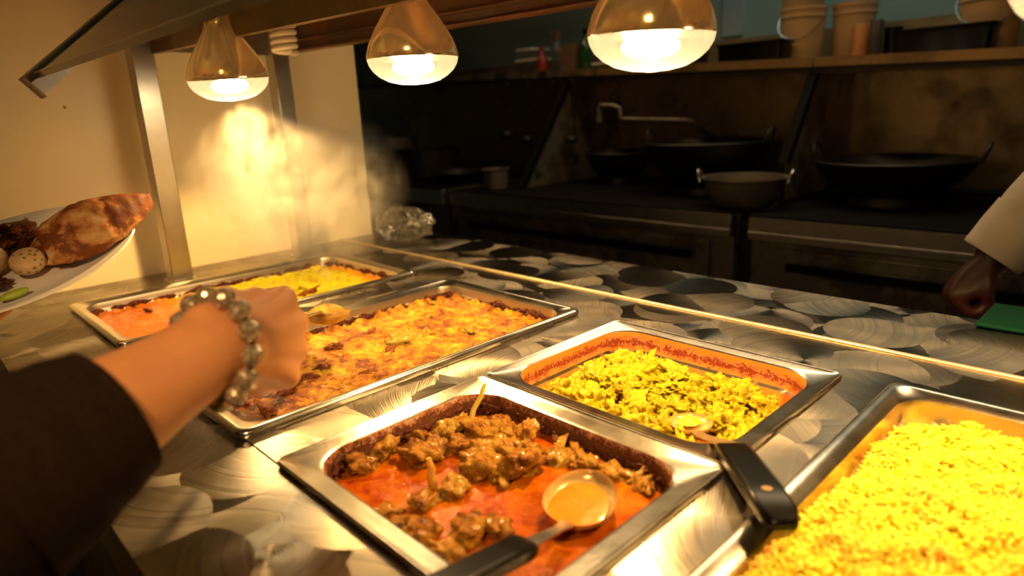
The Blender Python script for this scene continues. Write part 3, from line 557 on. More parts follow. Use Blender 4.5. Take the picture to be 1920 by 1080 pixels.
# posts
for i,(y0,y1,lab) in enumerate(((.186,.226,'square stainless post at the left end of the counter, nearer the customer side'),(.465,.501,'square stainless post at the left end of the counter, nearer the kitchen side'))):
    t=thing('support_post',(-.88,(y0+y1)/2,.0),lab,'post'); g=G().box(-.902,-.862,y0,y1,.003,.552+.06*0); build('upright',g,'post',t,bevel=.0015)
    g=G().box(-.908,-.856,y0-.006,y1+.006,.0005,.003); build('foot_plate',g,'steel',t,smooth=False)
# sneeze guard: glass sloping up from the low front edge
t=thing('sneeze_guard',(-.3,.06,.39),'sloping glass sneeze guard in a steel end channel above the pans','sneeze guard')
A=Vector((-.722,-.002,.396)); D=Vector((0,.20,.163)).normalized(); LS=.42; Nn=Vector((0,-D.z,D.y))
def slab(g,x0,x1,s0,s1,t0,t1):
    v=[Vector((x,A.y,A.z))+D*s+Nn*q for x in(x0,x1) for s in(s0,s1) for q in(t0,t1)]; g.add(v,[(0,1,3,2),(4,6,7,5),(0,4,5,1),(2,3,7,6),(0,2,6,4),(1,5,7,3)])
g=G(); slab(g,-.716,.85,0,LS,-.003,.003); build('glass_pane',g,'pane',t,smooth=False)
g=G(); slab(g,-.716,.85,-.003,.0,-.0045,.0045); build('pane_edge',g,'edge',t,smooth=False)
g=G(); slab(g,-.722,-.716,-.012,LS,-.028,.008); slab(g,-.716,-.700,-.012,LS,.0045,.007); slab(g,-.716,-.700,-.012,LS,-.007,-.0045); build('end_channel',g,'alu',t,smooth=False)
g=G(); slab(g,-.722,-.690,-.016,-.012,-.030,.008); build('corner_bracket',g,'fascia',t,smooth=False)
g=G(); 
e=Vector((-.72,A.y,A.z))+D*LS
g.box(-.722,-.716,e.y-.05,e.y+.01,.552,e.z-.01); build('top_strut',g,'post',t,smooth=False)
# ------------------------------------------------------------------ plate with food (held by the customer)
PC=Vector((-.544,-.097,.141)); e1=Vector((.068,.968,.242)).normalized(); nn=Vector((.341,-.250,.906)).normalized(); e2=nn.cross(e1)
if nn.z<0: nn=-nn
PM=frame(PC,e1,nn)
pl_=thing('dinner_plate',PC,'oval white plate of food held out at the far left','plate')
g=G(); g.lathe([(.0001,-.012),(.085,-.012),(.11,-.008),(.150,.004),(.155,.0065),(.153,.0085),(.147,.006),(.11,-.0035),(.09,-.0075),(.0001,-.008)],56,PM,sy=.74); build('dish',g,'porc',pl_)
def onplate(x,y,z): return PM@Vector((x,y,z))
def naan():
    g=G(); nx,ny=44,22; th=.004
    def P(u,v,s):
        # quarter-folded round bread: pointed at u=1, rounded at u=0
        w=.062*math.sin(PI*min(1,(u*.86+.14))**.8)**.8+.004; x=.035+.155*u; y=(v-.5)*1.9*w+.012*u; arch=.027*(1-(2*v-1)**2)*(.5+.9*math.sin(PI*min(1,u*.9+.12)))
        z=.006+arch+.003*fbm(x*50,y*50,3)+.008*u*u+s; return PM@Vector((x,y-.006,z))
    for s,fl in ((0,0),(th,1)):
        v=[P(i/nx,j/ny,s) for j in range(ny+1) for i in range(nx+1)]; f=[(j*(nx+1)+i,j*(nx+1)+i+1,(j+1)*(nx+1)+i+1,(j+1)*(nx+1)+i) for j in range(ny) for i in range(nx)]; g.add(v,f)
    # rim strip joining both skins
    loop=[i for i in range(nx+1)]+[j*(nx+1)+nx for j in range(1,ny+1)]+[ny*(nx+1)+i for i in range(nx-1,-1,-1)]+[j*(nx+1) for j in range(ny-1,0,-1)]; off=(nx+1)*(ny+1)
    for a,b in zip(loop,loop[1:]+loop[:1]): g.f.append((a,b,b+off,a+off)); g.m.append(0)
    return g
n1=thing('naan_bread',PM@Vector((.08,0,.005)),'charred folded naan arching over the right end of the plate','bread')
o=build('upper_fold',naan(),'naan',n1,auto=70)
def slab_bread():
    g=G(); pts=[]; m=frame(PM@Vector((.075,-.004,.0)),e1,nn); g.lathe([(.0001,-.003),(.05,-.003),(.060,.0),(.062,.004),(.058,.008),(.04,.010),(.0001,.011)],40,m,sy=.8); return g
build('lower_fold',slab_bread(),'naan',n1)
for i,(x,y,r) in enumerate(((-.01,.055,.016),(.012,.068,.015),(.028,.050,.017),(.02,.035,.013),(-.03,.062,.013),(.0,.038,.014),(-.035,-.03,.013),(-.03,-.045,.012))):
    place('dark_meat_chunk',CHs[i%7],'meatd',onplate(x,y,.003+r*.5),(R_.uniform(-.5,.5),.3,R_.uniform(0,6)),r,'dark glazed meat chunk piled behind the naan on the held plate','meat piece','dark chunks on the held plate')
for (x,y,s,lab) in ((.012,-.028,.021,'flat round herb-flecked patty slice at the front of the held plate'),(-.028,.008,.024,'smooth tan potato piece at the left of the held plate')):
    m=frame(onplate(x,y,.012),e1,nn+.5*Vector((.6,-.6,0))) ; g=G()
    if s<.025: g.lathe([(.0001,-.009),(s*.8,-.009),(s,-.004),(s*1.02,.003),(s*.85,.009),(.0001,.010)],28,m)
    else: g.ball((0,0,0),s,14,(1.2,.9,.7),None); g.v=[tuple(m@Vector(p)) for p in g.v]
    o=build('patty' if s<.025 else 'potato_piece',g,'patty' if s<.025 else 'bucket',auto=70); tag(o,lab,'food')
g=G(); g.ball((0,0,0),.012,10,(1.5,.6,.4)); g.v=[tuple(frame(onplate(-.02,-.078,.004),e1,nn)@Vector(p)) for p in g.v]; o=build('green_garnish',g,'greenveg'); tag(o,'small green garnish at the front edge of the held plate','garnish')
# ------------------------------------------------------------------ people
def tube_pts(ctrl,n=6):
    out=[]
    P=[Vector(c[0]) for c in ctrl]; Rr=[c[1] for c in ctrl]
    for i in range(len(P)-1):
        p0=P[max(i-1,0)];p1=P[i];p2=P[i+1];p3=P[min(i+2,len(P)-1)]
        for k in range(n):
            t=k/n; a=.5*((2*p1)+(p2-p0)*t+(2*p0-5*p1+4*p2-p3)*t*t+(3*p1-p0-3*p2+p3)*t**3); out.append((a,Rr[i]+(Rr[i+1]-Rr[i])*smooth01(t)))
    out.append((P[-1],Rr[-1])); return out
def limb(g,ctrl,n=14,flat=None,sub=6):
    q=tube_pts(ctrl,sub); g.tube([a for a,_ in q],[r for _,r in q],n,flat=flat); g.ball(q[-1][0],q[-1][1]*.98,8); g.ball(q[0][0],q[0][1]*.98,8)
def fused(name,g,m,parent,vox,sm=6):
    o=build(name,g,m,parent,fix=False); r=o.modifiers.new('remesh','REMESH'); r.mode='VOXEL'; r.voxel_size=vox; r.use_smooth_shade=True
    s=o.modifiers.new('smooth','SMOOTH'); s.iterations=sm; s.factor=.5; return o
person=thing('person',(-.15,-.55,FL),'person in dark brown top with beaded bracelet, reaching over the pans with a spoon','person')
EL=Vector((.150,-.325,.090)); WR=Vector((.103,-.070,.160)); Kmid=Vector((.062,.008,.138))
fd=(Kmid-WR).normalized(); toc=(CAM-Kmid).normalized(); bk=(toc-fd*toc.dot(fd)).normalized(); sd=bk.cross(fd).normalized()
if sd.dot(UP)<0: sd=-sd
def hand(g,W,f,s,b,L=.078,wd=.038,curl=1.0):
    # palm as a broad flattened fan of five rays from the wrist, knuckles then curling fingers, thumb on the +s side
    ks=[]
    for i,(o,l,dp) in enumerate(((.92,.97,.0),(.34,1.04,.004),(-.28,.99,.003),(-.86,.88,-.002))):
        K=W+f*(L*l)+s*(wd*o*.9)+b*dp; ks.append(K)
        limb(g,[(W+s*(.019*o)-f*.012,.0165),(W.lerp(K,.5)+b*.003,.0165),(K,.0128)],12)
        limb(g,[(W+s*(.016*o)-b*.010,.015),(K-f*.016-b*.014,.0145)],10)
        a=K+f*.014*curl-b*.034; c_=a-f*.020*curl-b*.014+s*(-.1*o*.01); d_=c_-f*.020*curl+b*.002
        limb(g,[(K,.0122),(a,.0100),(c_,.0092),(d_,.0080)],10,sub=4)
    T0=W+s*.020+f*.012-b*.008; T1=W+s*.036+f*.040-b*.026; T2=W+s*.026+f*.058-b*.050; T3=W+s*.014+f*.062-b*.072
    limb(g,[(T0,.0165),(T1,.0130),(T2,.0108),(T3,.0088)],10,sub=4); return ks
g=G()
limb(g,[(EL,.044),(EL.lerp(WR,.35),.0455),(EL.lerp(WR,.65),.038),(EL.lerp(WR,.9),.0305),(WR,.0285),(WR+fd*.015,.0270)],18)
hand(g,WR+fd*.008,fd,sd,bk)
SHR=Vector((.020,-.47,.34)); SHL=Vector((-.345,-.44,.35)); NK=Vector((-.165,-.46,.40)); HD=Vector((-.175,-.43,.56)); PV=Vector((-.17,-.56,-.02))
limb(g,[(SHR,.052),(SHR.lerp(EL,.5),.050),(EL,.045)],14)
ELL=Vector((-.50,-.46,.06)); WRL=Vector((-.53,-.235,.065))
limb(g,[(SHL,.052),(SHL.lerp(ELL,.5),.047),(ELL,.041)],14); limb(g,[(ELL,.041),(ELL.lerp(WRL,.5),.038),(WRL,.027)],14)
# left hand flat under the plate, thumb over its rim
fl=(PM@Vector((-.02,-.03,-.02))-WRL).normalized(); bl=-nn; sl=fl.cross(bl).normalized()
for o_,l in ((.9,.92),(.3,1),(-.3,.95),(-.9,.82)):
    K=WRL+fl*.075*l+sl*.034*o_; limb(g,[(WRL+sl*.017*o_,.0155),(K,.0115)],10); limb(g,[(K,.0108),(K+fl*.04*l-nn*.004,.0095),(K+fl*.068*l,.0082)],10,sub=4)
limb(g,[(WRL+sl*.02,.015),(WRL+sl*.045+fl*.03+nn*.012,.0118),(WRL+sl*.046+fl*.055+nn*.022,.010)],10,sub=4)
# torso, neck, head, legs
limb(g,[(PV+Vector((0,.02,0)),.135),(PV.lerp(NK,.35),.115),(PV.lerp(NK,.65),.135),(PV.lerp(NK,.88)+Vector((0,0,-.01)),.10),(NK,.062)],24)
limb(g,[(SHL,.062),((SHL+SHR)/2+Vector((0,-.02,.0)),.085),(SHR,.062)],18)
limb(g,[(NK,.056),(HD-Vector((0,.02,.07)),.052)],16)
g.ball(HD,.095,18,(.82,1.0,1.2)); g.ball(HD+Vector((0,.035,-.055)),.058,14,(.95,1,1)); 
limb(g,[(HD+Vector((0,.088,.02)),.010),(HD+Vector((0,.108,-.012)),.014)],8); limb(g,[(HD+Vector((-.022,.084,-.045)),.0085),(HD+Vector((0,.092,-.045)),.010),(HD+Vector((.022,.084,-.045)),.0085)],8)
for s_ in(-1,1): g.ball(HD+Vector((.080*s_,-.005,-.005)),.022,8,(.4,.8,1.3)); limb(g,[(HD+Vector((.05*s_,.078,.026)),.008),(HD+Vector((.018*s_,.088,.024)),.008)],8)
for s_ in(-1,1):
    hx=PV+Vector((.085*s_,0,-.04)); kn=Vector((hx.x+.01*s_,-.56,FL+.46)); an=Vector((kn.x,-.60,FL+.08)); limb(g,[(hx,.095),(hx.lerp(kn,.5),.080),(kn,.058),(kn.lerp(an,.35),.055),(an,.038)],16); limb(g,[(an,.038),(an+Vector((0,.06,-.045)),.033),(an+Vector((0,.15,-.052)),.026)],12)
fused('body',g,'skin',person,.0032,5)
for s_ in(-1,1): build('eye',G().ball(HD+Vector((.033*s_,.086,.008)),.012,10),'white',person)
# dark top
g=G(); SE=EL.lerp(WR,.72)
def sleeve(g,ctrl,n=24,th=.004):
    q=tube_pts(ctrl,6); pts=[a for a,_ in q]; rr=[r for _,r in q]; g.tube(pts+pts[::-1],rr+[r-th for r in rr[::-1]],n,cap=False)
fw=(WR-EL).normalized()
limb(g,[(SHR+Vector((-.02,0,.0)),.070),(SHR.lerp(EL,.5),.066),(EL-fw*.01,.068),(EL.lerp(WR,.30),.066),(EL.lerp(WR,.48),.0600),(EL.lerp(WR,.60),.050)],20)
limb(g,[(SHL,.070),(SHL.lerp(ELL,.5),.062),(ELL,.056),(ELL.lerp(WRL,.35),.050)],20)
limb(g,[(PV+Vector((0,.02,-.04)),.155),(PV+Vector((0,.02,.06)),.150),(PV.lerp(NK,.35),.130),(PV.lerp(NK,.65),.150),(PV.lerp(NK,.86)+Vector((0,0,-.01)),.112),(NK-Vector((0,0,.02)),.074)],26); limb(g,[(SHL,.074),((SHL+SHR)/2+Vector((0,-.02,.0)),.098),(SHR,.074)],20)
fused('sweater',g,'shirt',person,.005,4)
g=G(); sleeve(g,[(EL.lerp(WR,.45),.0630),(EL.lerp(WR,.55),.0580),(EL.lerp(WR,.64),.0510),(SE,.0450),(EL.lerp(WR,.735),.0425)],th=.003); build('sleeve_cuff',g,'shirt',person)
g=G(); 
for s_ in(-1,1):
    hx=PV+Vector((.085*s_,0,-.04)); kn=Vector((hx.x+.01*s_,-.56,FL+.46)); an=Vector((kn.x,-.60,FL+.10)); limb(g,[(hx,.112),(hx.lerp(kn,.5),.094),(kn,.072),(kn.lerp(an,.35),.068),(an,.062)],18)
limb(g,[(PV+Vector((-.05,0,.0)),.135),(PV+Vector((.05,0,.0)),.135)],18); fused('trousers',g,'trouser',person,.007,4)
for s_ in(-1,1):
    g=G(); ax=PV.x+.095*s_; limb(g,[((ax,-.60,FL+.075),.05),((ax,-.55,FL+.045),.044),((ax,-.45,FL+.040),.038)],12); g.box(ax-.045,ax+.045,-.645,-.41,FL+.001,FL+.02); build('shoe',g,'black',person)
g=G(); g.ball(HD+Vector((0,-.016,.022)),.105,18,(.88,1.0,1.12)); g.v=[v for v in g.v]; limb(g,[(HD+Vector((0,-.08,.03)),.075),(HD+Vector((0,-.10,-.08)),.06),(HD+Vector((0,-.10,-.17)),.03)],16); build('hair',g,'hair',person)
# beaded bracelet worn on the wrist
br=bpy.data.objects.new('bracelet',None); COL.objects.link(br); br.parent=person
BC=WR+fd*.000; br.location=BC-Vector(person.location); brd=(fd*.97+RT*.10).normalized(); b1=(bk-brd*bk.dot(brd)).normalized(); b2=brd.cross(b1)
NB=14; rb=.0362; cord=[]
for i in range(NB*2+1):
    a=PI*i/NB; cord.append(BC+b1*rb*math.cos(a)+b2*rb*1.03*math.sin(a))
g=G(); g.tube(cord,.0022,8,cap=False); build('cord',g,'black',br)
g=G(); g.ball((0,0,0),.0080,14,(1,1,1)); bd=build('bead',g,'bead',br,world=False)
for i in range(NB):
    a=2*PI*(i+.5)/NB; p=b1*rb*math.cos(a)+b2*rb*1.03*math.sin(a); o=bd if i==0 else dup(bd,parent=br); o.location=p; o.rotation_euler=(i,i*.7,i*1.3)
# held spoon: handle runs away from the hand to the bowl above the brown curry
t=thing('serving_spoon',(-.23,.185,.04),'steel serving spoon held in the hand, bowl full of brown curry','spoon')
BW=Vector((-.222,.186,.062)); H0=WR+fd*.055-bk*.030; dr=(BW-H0).normalized()
mx=frame(BW,dr,(0,0,1)); g=G(); spoon_bowl(g,mx,.040,.031,.018); build('bowl',g,'filmsteel',t)
build('curry_portion',fillsurf(mx,.038,.029,-.003,bulge=.013),'s2',t)
g=G(); strap(g,[H0-dr*.02,H0+dr*.06,H0.lerp(BW,.5)+Vector((0,0,.004)),BW-dr*.055+Vector((0,0,.003)),BW-dr*.034-Vector((0,0,.003))],[.014,.013,.010,.009,.013],.003,(0,0,1)); build('handle',g,'steel',t,bevel=.0006)
# cook reaching in from the right
cook=thing('person',(.60,1.27,FL),'cook in white long-sleeved jacket with folded cuff, in the aisle at right','person')
cs=Vector((.52,1.26,.46)); ce=Vector((.452,1.225,.205)); cw=Vector((.345,1.165,.030)); cn=Vector((.68,1.30,.50)); ch=Vector((.66,1.30,.66)); cs2=Vector((.86,1.30,.43)); cp=Vector((.68,1.30,0))
g=G(); limb(g,[(cs,.055),(ce,.046)],14); limb(g,[(ce,.045),(cw,.029)],14)
hf_=Vector((-.55,-.25,-.80)).normalized(); hb=Vector((-.75,-.2,.6)); hb=(hb-hf_*hb.dot(hf_)).normalized(); hs=hb.cross(hf_)
hand(g,cw+hf_*.01,hf_,hs,hb,.082,.038,.6)
limb(g,[(cs2,.055),(cs2+Vector((.05,.0,-.28)),.046),(cs2+Vector((.03,.12,-.50)),.03)],14); hand(g,cs2+Vector((.03,.12,-.51)),Vector((0,.3,-.95)).normalized(),Vector((-1,0,0)),Vector((0,-.95,-.3)).normalized())
limb(g,[(cp,.14),(cp.lerp(cn,.5),.135),(cp.lerp(cn,.85),.11),(cn,.06)],22); limb(g,[(cs,.065),(cs2,.065)],16); limb(g,[(cn,.056),(ch-Vector((0,0,.07)),.052)],14); g.ball(ch,.098,16,(1,.82,1.2)); limb(g,[(ch+Vector((-.09,0,.02)),.010),(ch+Vector((-.112,0,-.012)),.014)],8)
limb(g,[(ch+Vector((-.084,-.022,-.048)),.0085),(ch+Vector((-.092,0,-.048)),.010),(ch+Vector((-.084,.022,-.048)),.0085)],8)
for s_ in(-1,1): g.ball(ch+Vector((0,.083*s_,-.005)),.022,8,(.8,.4,1.3))
for s_ in(-1,1): hx=cp+Vector((.0,.085*s_,-.04)); kn=Vector((hx.x-.01,hx.y,FL+.46)); an=Vector((hx.x+.02,hx.y,FL+.08)); limb(g,[(hx,.095),(kn,.058),(an,.04)],14); limb(g,[(an,.038),(an+Vector((-.15,0,-.05)),.027)],12)
fused('body',g,'skin2',cook,.005,5)
for s_ in(-1,1): build('eye',G().ball(ch+Vector((-.088,.033*s_,.008)),.012,10),'white',cook)
g=G(); cf=(cw-ce).normalized(); limb(g,[(cs,.078),(cs.lerp(ce,.6),.072),(ce,.066),(ce.lerp(cw,.5),.058),(ce.lerp(cw,.80),.048)],20); limb(g,[(cs2,.078),(cs2+Vector((.05,.0,-.28)),.066),(cs2+Vector((.04,.08,-.42)),.058)],18)
limb(g,[(cp+Vector((0,0,-.1)),.165),(cp,.16),(cp.lerp(cn,.5),.155),(cp.lerp(cn,.85),.125),(cn-Vector((0,0,.02)),.075)],24); limb(g,[(cs,.084),(cs2,.084)],18); fused('chef_jacket',g,'chefwhite',cook,.005,4)
g=G(); sleeve(g,[(ce.lerp(cw,.62),.058),(ce.lerp(cw,.75),.0565),(ce.lerp(cw,.98),.052),(ce.lerp(cw,1.03),.050)],th=.005); build('folded_cuff',g,'chefwhite',cook)
g=G()
for s_ in(-1,1): hx=cp+Vector((.0,.085*s_,-.04)); kn=Vector((hx.x-.01,hx.y,FL+.46)); an=Vector((hx.x+.02,hx.y,FL+.10)); limb(g,[(hx,.115),(kn,.078),(an,.066)],16)
limb(g,[(cp+Vector((0,-.05,-.02)),.145),(cp+Vector((0,.05,-.02)),.145)],18); fused('trousers',g,'trouser',cook,.008,3)
for s_ in(-1,1):
    g=G(); ay=cp.y+.085*s_; limb(g,[((cp.x+.02,ay,FL+.075),.05),((cp.x-.03,ay,FL+.045),.044),((cp.x-.13,ay,FL+.04),.038)],12); g.box(cp.x-.17,cp.x+.065,ay-.045,ay+.045,FL+.001,FL+.02); build('shoe',g,'black',cook)
build('hair',G().ball(ch+Vector((.018,0,.028)),.106,16,(1,.88,1.1)),'hair',cook)
# ------------------------------------------------------------------ kitchen behind
def knob(x,y,z,parent,m='black',r=.018):
    g=G(); g.lathe([(.0001,.026),(r*.8,.026),(r,.022),(r,.006),(r*1.3,.004),(r*1.3,0),(.0001,0)],20,frame((x,y,z),(1,0,0),(0,-1,0))); return build('knob',g,m,parent)
def cooking_range(x0,x1,lab,knobs,bars,YR=1.69,zt=-.03,top='iron'):
    t=thing('wok_range',((x0+x1)/2,2.05,FL),lab,'stove')
    g=G(); g.box(x0,x1,YR+.02,2.46,FL+.08,zt-.004); build('cabinet',g,'dimsteel',t,smooth=False)
    g=G(); g.box(x0,x1,YR-.01,YR+.03,zt-.075,zt-.004); g.box(x0,x1,YR-.014,YR-.01,zt-.062,zt-.05); build('front_rail',g,'alu' if top=='iron' else 'steel',t,bevel=.004)
    g=G(); g.box(x0,x1,YR-.01,2.46,zt-.004,zt); build('cooktop',g,'soot',t,smooth=False)
    for (a,b,z0,z1) in bars:
        d=build('door',G().box(a,b,YR+.005,YR+.019,z0,z1),'dimsteel',t,bevel=.004); h=G(); h.box(a+.05,b-.05,YR-.03,YR-.012,z1-.06,z1-.035); h.box(a+.06,a+.08,YR-.012,YR+.005,z1-.057,z1-.038); h.box(b-.08,b-.06,YR-.012,YR+.005,z1-.057,z1-.038); build('handle',h,'black',d,smooth=False)
    for kx,kz,m in knobs: knob(kx,YR+.02,kz,t,m)
    for lx in(x0+.05,x1-.05):
        for ly in(YR+.08,2.40): build('leg',G().box(lx-.02,lx+.02,ly-.02,ly+.02,FL,FL+.08),'iron',t,smooth=False)
    return t
cooking_range(-1.79,-.42,'long steel wok range in the middle of the kitchen line with silver front rail',[(-1.15,-.42,'black'),(-1.0,-.44,'red'),(-.84,-.43,'red'),(-.62,-.44,'black'),(-.54,-.44,'black')],[(-1.72,-.5,-.36,-.125),(-1.70,-.50,-.75,-.50)])
cooking_range(-.36,1.3,'long steel wok range at the right of the kitchen line beside the cook',[(-.02,-.42,'black'),(.08,-.43,'black'),(.25,-.42,'black')],[(-.28,.6,-.36,-.125),(-.26,.62,-.75,-.5)])
cooking_range(-3.4,-1.86,'stove with knobs at the far left of the kitchen line behind the steam',[(-2.05,-.10,'black'),(-2.05,-.20,'black'),(-2.20,-.10,'black'),(-2.20,-.20,'black')],[(-2.9,-1.95,-.8,-.32)])
t=thing('gap_filler',(-.39,2.0,FL),'dark upright panel filling the gap between the two long wok ranges','panel'); build('panel',G().box(-.415,-.365,1.74,2.4,FL,-.06),'iron',t,smooth=False)
def zs(x): return .40-.0347*(x-.05)
t=thing('backsplash',(-.8,2.5,-.03),'brown-stained stainless backsplash behind the woks','backsplash')
for a,b in ((-3.4,-1.80),(-1.797,-.40),(-.397,1.3)): build('splash_panel',G().box(a,b,2.56,2.575,-.03,.40),'splash',t,smooth=False)
sh=thing('wall_shelf',(-.8,2.4,.40),'long stainless wall shelf carrying buckets, pots and bottles above the woks','shelf')
def shelfseg(x0,x1,m1,m2):
    g=G(); z0,z1=zs(x0),zs(x1)
    def slb(ya,yb,da,db,mm,nm):
        gg=G(); gg.add([(x0,ya,z0+da),(x0,yb,z0+da),(x0,yb,z0+db),(x0,ya,z0+db),(x1,ya,z1+da),(x1,yb,z1+da),(x1,yb,z1+db),(x1,ya,z1+db)],[(0,1,2,3),(7,6,5,4),(0,4,5,1),(1,5,6,2),(2,6,7,3),(3,7,4,0)]); build(nm,gg,mm,sh,smooth=False)
    slb(2.15,2.56,0,.006,m1,'shelf_board'); slb(2.145,2.15,-.008,.022,m1,'front_lip'); slb(2.15,2.17,-.028,-.008,m2,'under_rail')
shelfseg(-3.4,-1.50,'dimsteel','iron'); shelfseg(-1.495,-.39,'shelf','iron'); shelfseg(-.385,1.3,'shelf','iron')
g=G(); g.box(-3.4,1.3,2.555,2.565,.40,.56); build('back_lip',g,'splash',sh,smooth=False)
for bx,lab in((-1.50,'dark triangular side panel with black edge at the left end of the wok bay'),(-.39,'dark triangular side panel with black sloping edge between the two wok ranges')):
    z=zs(bx)-.030; yb,zb_=(1.83,-.028) if bx<-1 else (1.965,.10); t=thing('side_panel',(bx,2.2,-.028),lab,'panel'); g=G().prism([(2.19,z),(2.545,z),(2.545,-.028),(max(yb,2.0 if bx>-1 else 0),-.028),(yb+.03,zb_+.001)],bx-.003,bx+.003); build('sheet',g,'dimsteel',t,smooth=False)
    g=G().prism([(2.155,z),(2.19,z),(yb+.03,zb_),(yb-.005,zb_)],bx-.016,bx+.014); build('front_edge',g,'soot',t,smooth=False)
def onshelf(x,y): return zs(x)+.006
def can(name,x,y,prof,m,lab,cat,n=28,z=None,sc=1):
    z=onshelf(x,y) if z is None else z; t=thing(name,(x,y,z),lab,cat); g=G(); g.lathe(prof,n,Matrix.Translation((x,y,z))); build('body',g,m,t); return t,z
# buckets
def bucket(x,y,z,h,r,lab,grp,wire=True):
    t=thing('plastic_bucket',(x,y,z),lab,'bucket',grp); g=G(); k=.86
    g.lathe([(.0001,0),(r*k,0),(r*k+.002,.003),(r*.97,h*.8),(r*.985,h*.8),(r*1.04,h*.81),(r*1.04,h*.83),(r*.99,h*.84),(r,h*.92),(r*1.05,h*.93),(r*1.05,h),(r*.96,h),(r*.95,h*.9),(r*k*.95,.006),(.0001,.006)],36,Matrix.Translation((x,y,z))); build('tub',g,'bucket',t)
    if wire:
        g=G(); g.tube([(x+(r*1.07)*math.cos(a),y-(r*1.07)*abs(math.sin(a))*.9-.004,z+h*.86-h*.42*math.sin(a)) for a in [PI*i/20 for i in range(21)]],.002,6); build('wire_handle',g,'steel',t)
bz=onshelf(-.5,2.4)
bucket(-.52,2.36,bz,.20,.078,'cream plastic bucket at the bottom of the stack on the shelf centre','')
bucket(-.525,2.36,bz+.201,.20,.080,'upper cream plastic bucket stacked above the shelf centre','')
bucket(-.37,2.44,onshelf(-.37,2.4),.205,.072,'cream lidless bucket standing just right of the bucket stack','',False)
bz=onshelf(.05,2.4); bucket(.055,2.36,bz,.20,.085,'lower cream bucket with wire handle at the right end of the shelf',''); bucket(.055,2.36,bz+.201,.2,.086,'upper cream bucket at the right end of the shelf, cut by the top edge','')
for o in list(bpy.data.objects):
    if o.name.startswith('plastic_bucket'): o['group']='cream buckets on the shelf'
# black trays
def tray(x0,x1,y0,y1,h,lab):
    z=onshelf((x0+x1)/2,0)+.003; t=thing('black_tray',((x0+x1)/2,(y0+y1)/2,z),lab,'tray','black trays on the shelf'); g=G(); loft(g,[(x0,x1,y0,y1,.015,z),(x0-.004,x1+.004,y0-.002,y1+.002,.015,z+h*.85),(x0-.01,x1+.01,y0-.004,y1+.004,.018,z+h*.86),(x0-.01,x1+.01,y0-.004,y1+.004,.018,z+h),(x0,x1,y0+.004,y1-.004,.012,z+h)],[0]*9,0,4); build('tray_body',g,'black',t)
tray(-.755,-.515,2.17,2.27,.078,'black plastic tray on the shelf just right of the big heat lamp'); tray(-.155,.100,2.17,2.27,.085,'longer black plastic tray on the shelf at the right')
# pans, tins, bottles
t,z=can('saucepan',-.145,2.42,[(.0001,0),(.085,0),(.09,.004),(.09,.085),(.094,.088),(.086,.086),(.085,.006),(.0001,.006)],'alu','shallow aluminium saucepan with loop handle between the trays and buckets','saucepan'); g=G(); g.tube([(-.06,2.40,z+.07),(-.035,2.39,z+.076),(-.03,2.42,z+.076),(-.055,2.44,z+.07)],.003,8); build('loop_handle',g,'alu',t)
can('tin_canister',-.315,2.36,[(.0001,0),(.026,0),(.026,.12),(.024,.125),(.0001,.125)],'orangep','tall amber canister beside the saucepan on the shelf','canister'); can('tin_canister',-.262,2.35,[(.0001,0),(.020,0),(.020,.13),(.018,.134),(.0001,.134)],'darktin','dark slim canister between amber canister and saucepan','canister'); can('spice_jar',-.225,2.40,[(.0001,0),(.026,0),(.028,.10),(.03,.11),(.0001,.112)],'black','stout black jar touching the saucepan on the shelf','jar')
can('black_stock_pan',-1.03,2.30,[(.0001,0),(.13,0),(.14,.01),(.145,.07),(.152,.074),(.140,.07),(.135,.012),(.0001,.01)],'iron','wide black pan on the shelf behind the biggest heat lamp','pan')
can('plastic_tub',-1.245,2.28,[(.0001,0),(.040,0),(.047,.10),(.050,.102),(.045,.1),(.04,.004),(.0001,.004)],'orangep','orange plastic tub at the left of the wide black pan','tub')
def bottle(x,y,m,lab,cat,h=.17,r=.026,cap='black',trig=False):
    t,z=can('bottle',x,y,[(.0001,0),(r,0),(r*1.04,.004),(r*1.04,h*.55),(r*.8,h*.68),(r*.38,h*.78),(r*.34,h*.9),(.0001,h*.9)],m,lab,cat); g=G(); g.lathe([(r*.42,h*.88),(r*.42,h),(.0001,h)],16,Matrix.Translation((x,y,z))); 
    if trig: g.box(x-.045,x+.015,y-.008,y+.008,z+h,z+h+.016); g.box(x-.03,x-.024,y-.005,y+.005,z+h-.035,z+h)
    build('cap',g,cap,t)
bottle(-1.70,2.33,'clearbox','clear spray bottle with trigger top among the bottles on the shelf','bottle',.19,.03,'brown',True); bottle(-1.73,2.25,'red','short red squeeze bottle in front of the spray bottle','bottle',.13,.028,'red'); bottle(-1.525,2.33,'gbottle','dark green glass bottle at the right of the bottle group','bottle',.20,.028)
o=build('carton_box',G().box(-1.66,-1.57,2.30,2.38,onshelf(-1.61,0)+.003,onshelf(-1.61,0)+.135),'brown',bevel=.002); tag(o,'brown carton between the red and green bottles on the shelf','box')
def clearbox(x0,x1,h,lab,zo=0): 
    z=onshelf((x0+x1)/2,0)+.003+zo; t=thing('food_container',((x0+x1)/2,2.36,z),lab,'container'); g=G(); loft(g,[(x0+.008,x1-.008,2.30,2.42,.012,z),(x0,x1,2.29,2.43,.014,z+h)],[0]*3,None,4); build('tub',g,'clearbox',t); g=G(); loft(g,[(x0-.004,x1+.004,2.286,2.434,.014,z+h),(x0-.004,x1+.004,2.286,2.434,.014,z+h+.008),(x0,x1,2.29,2.43,.012,z+h+.009)],[0]*3,0,4); build('lid',g,'white',t)
clearbox(-1.96,-1.80,.07,'lower clear food container at the left end of the shelf items'); clearbox(-1.95,-1.84,.04,'small clear container stacked on the larger one at the left of the shelf',.081); clearbox(-1.46,-1.30,.035,'flat clear container on the shelf between green bottle and orange tub')
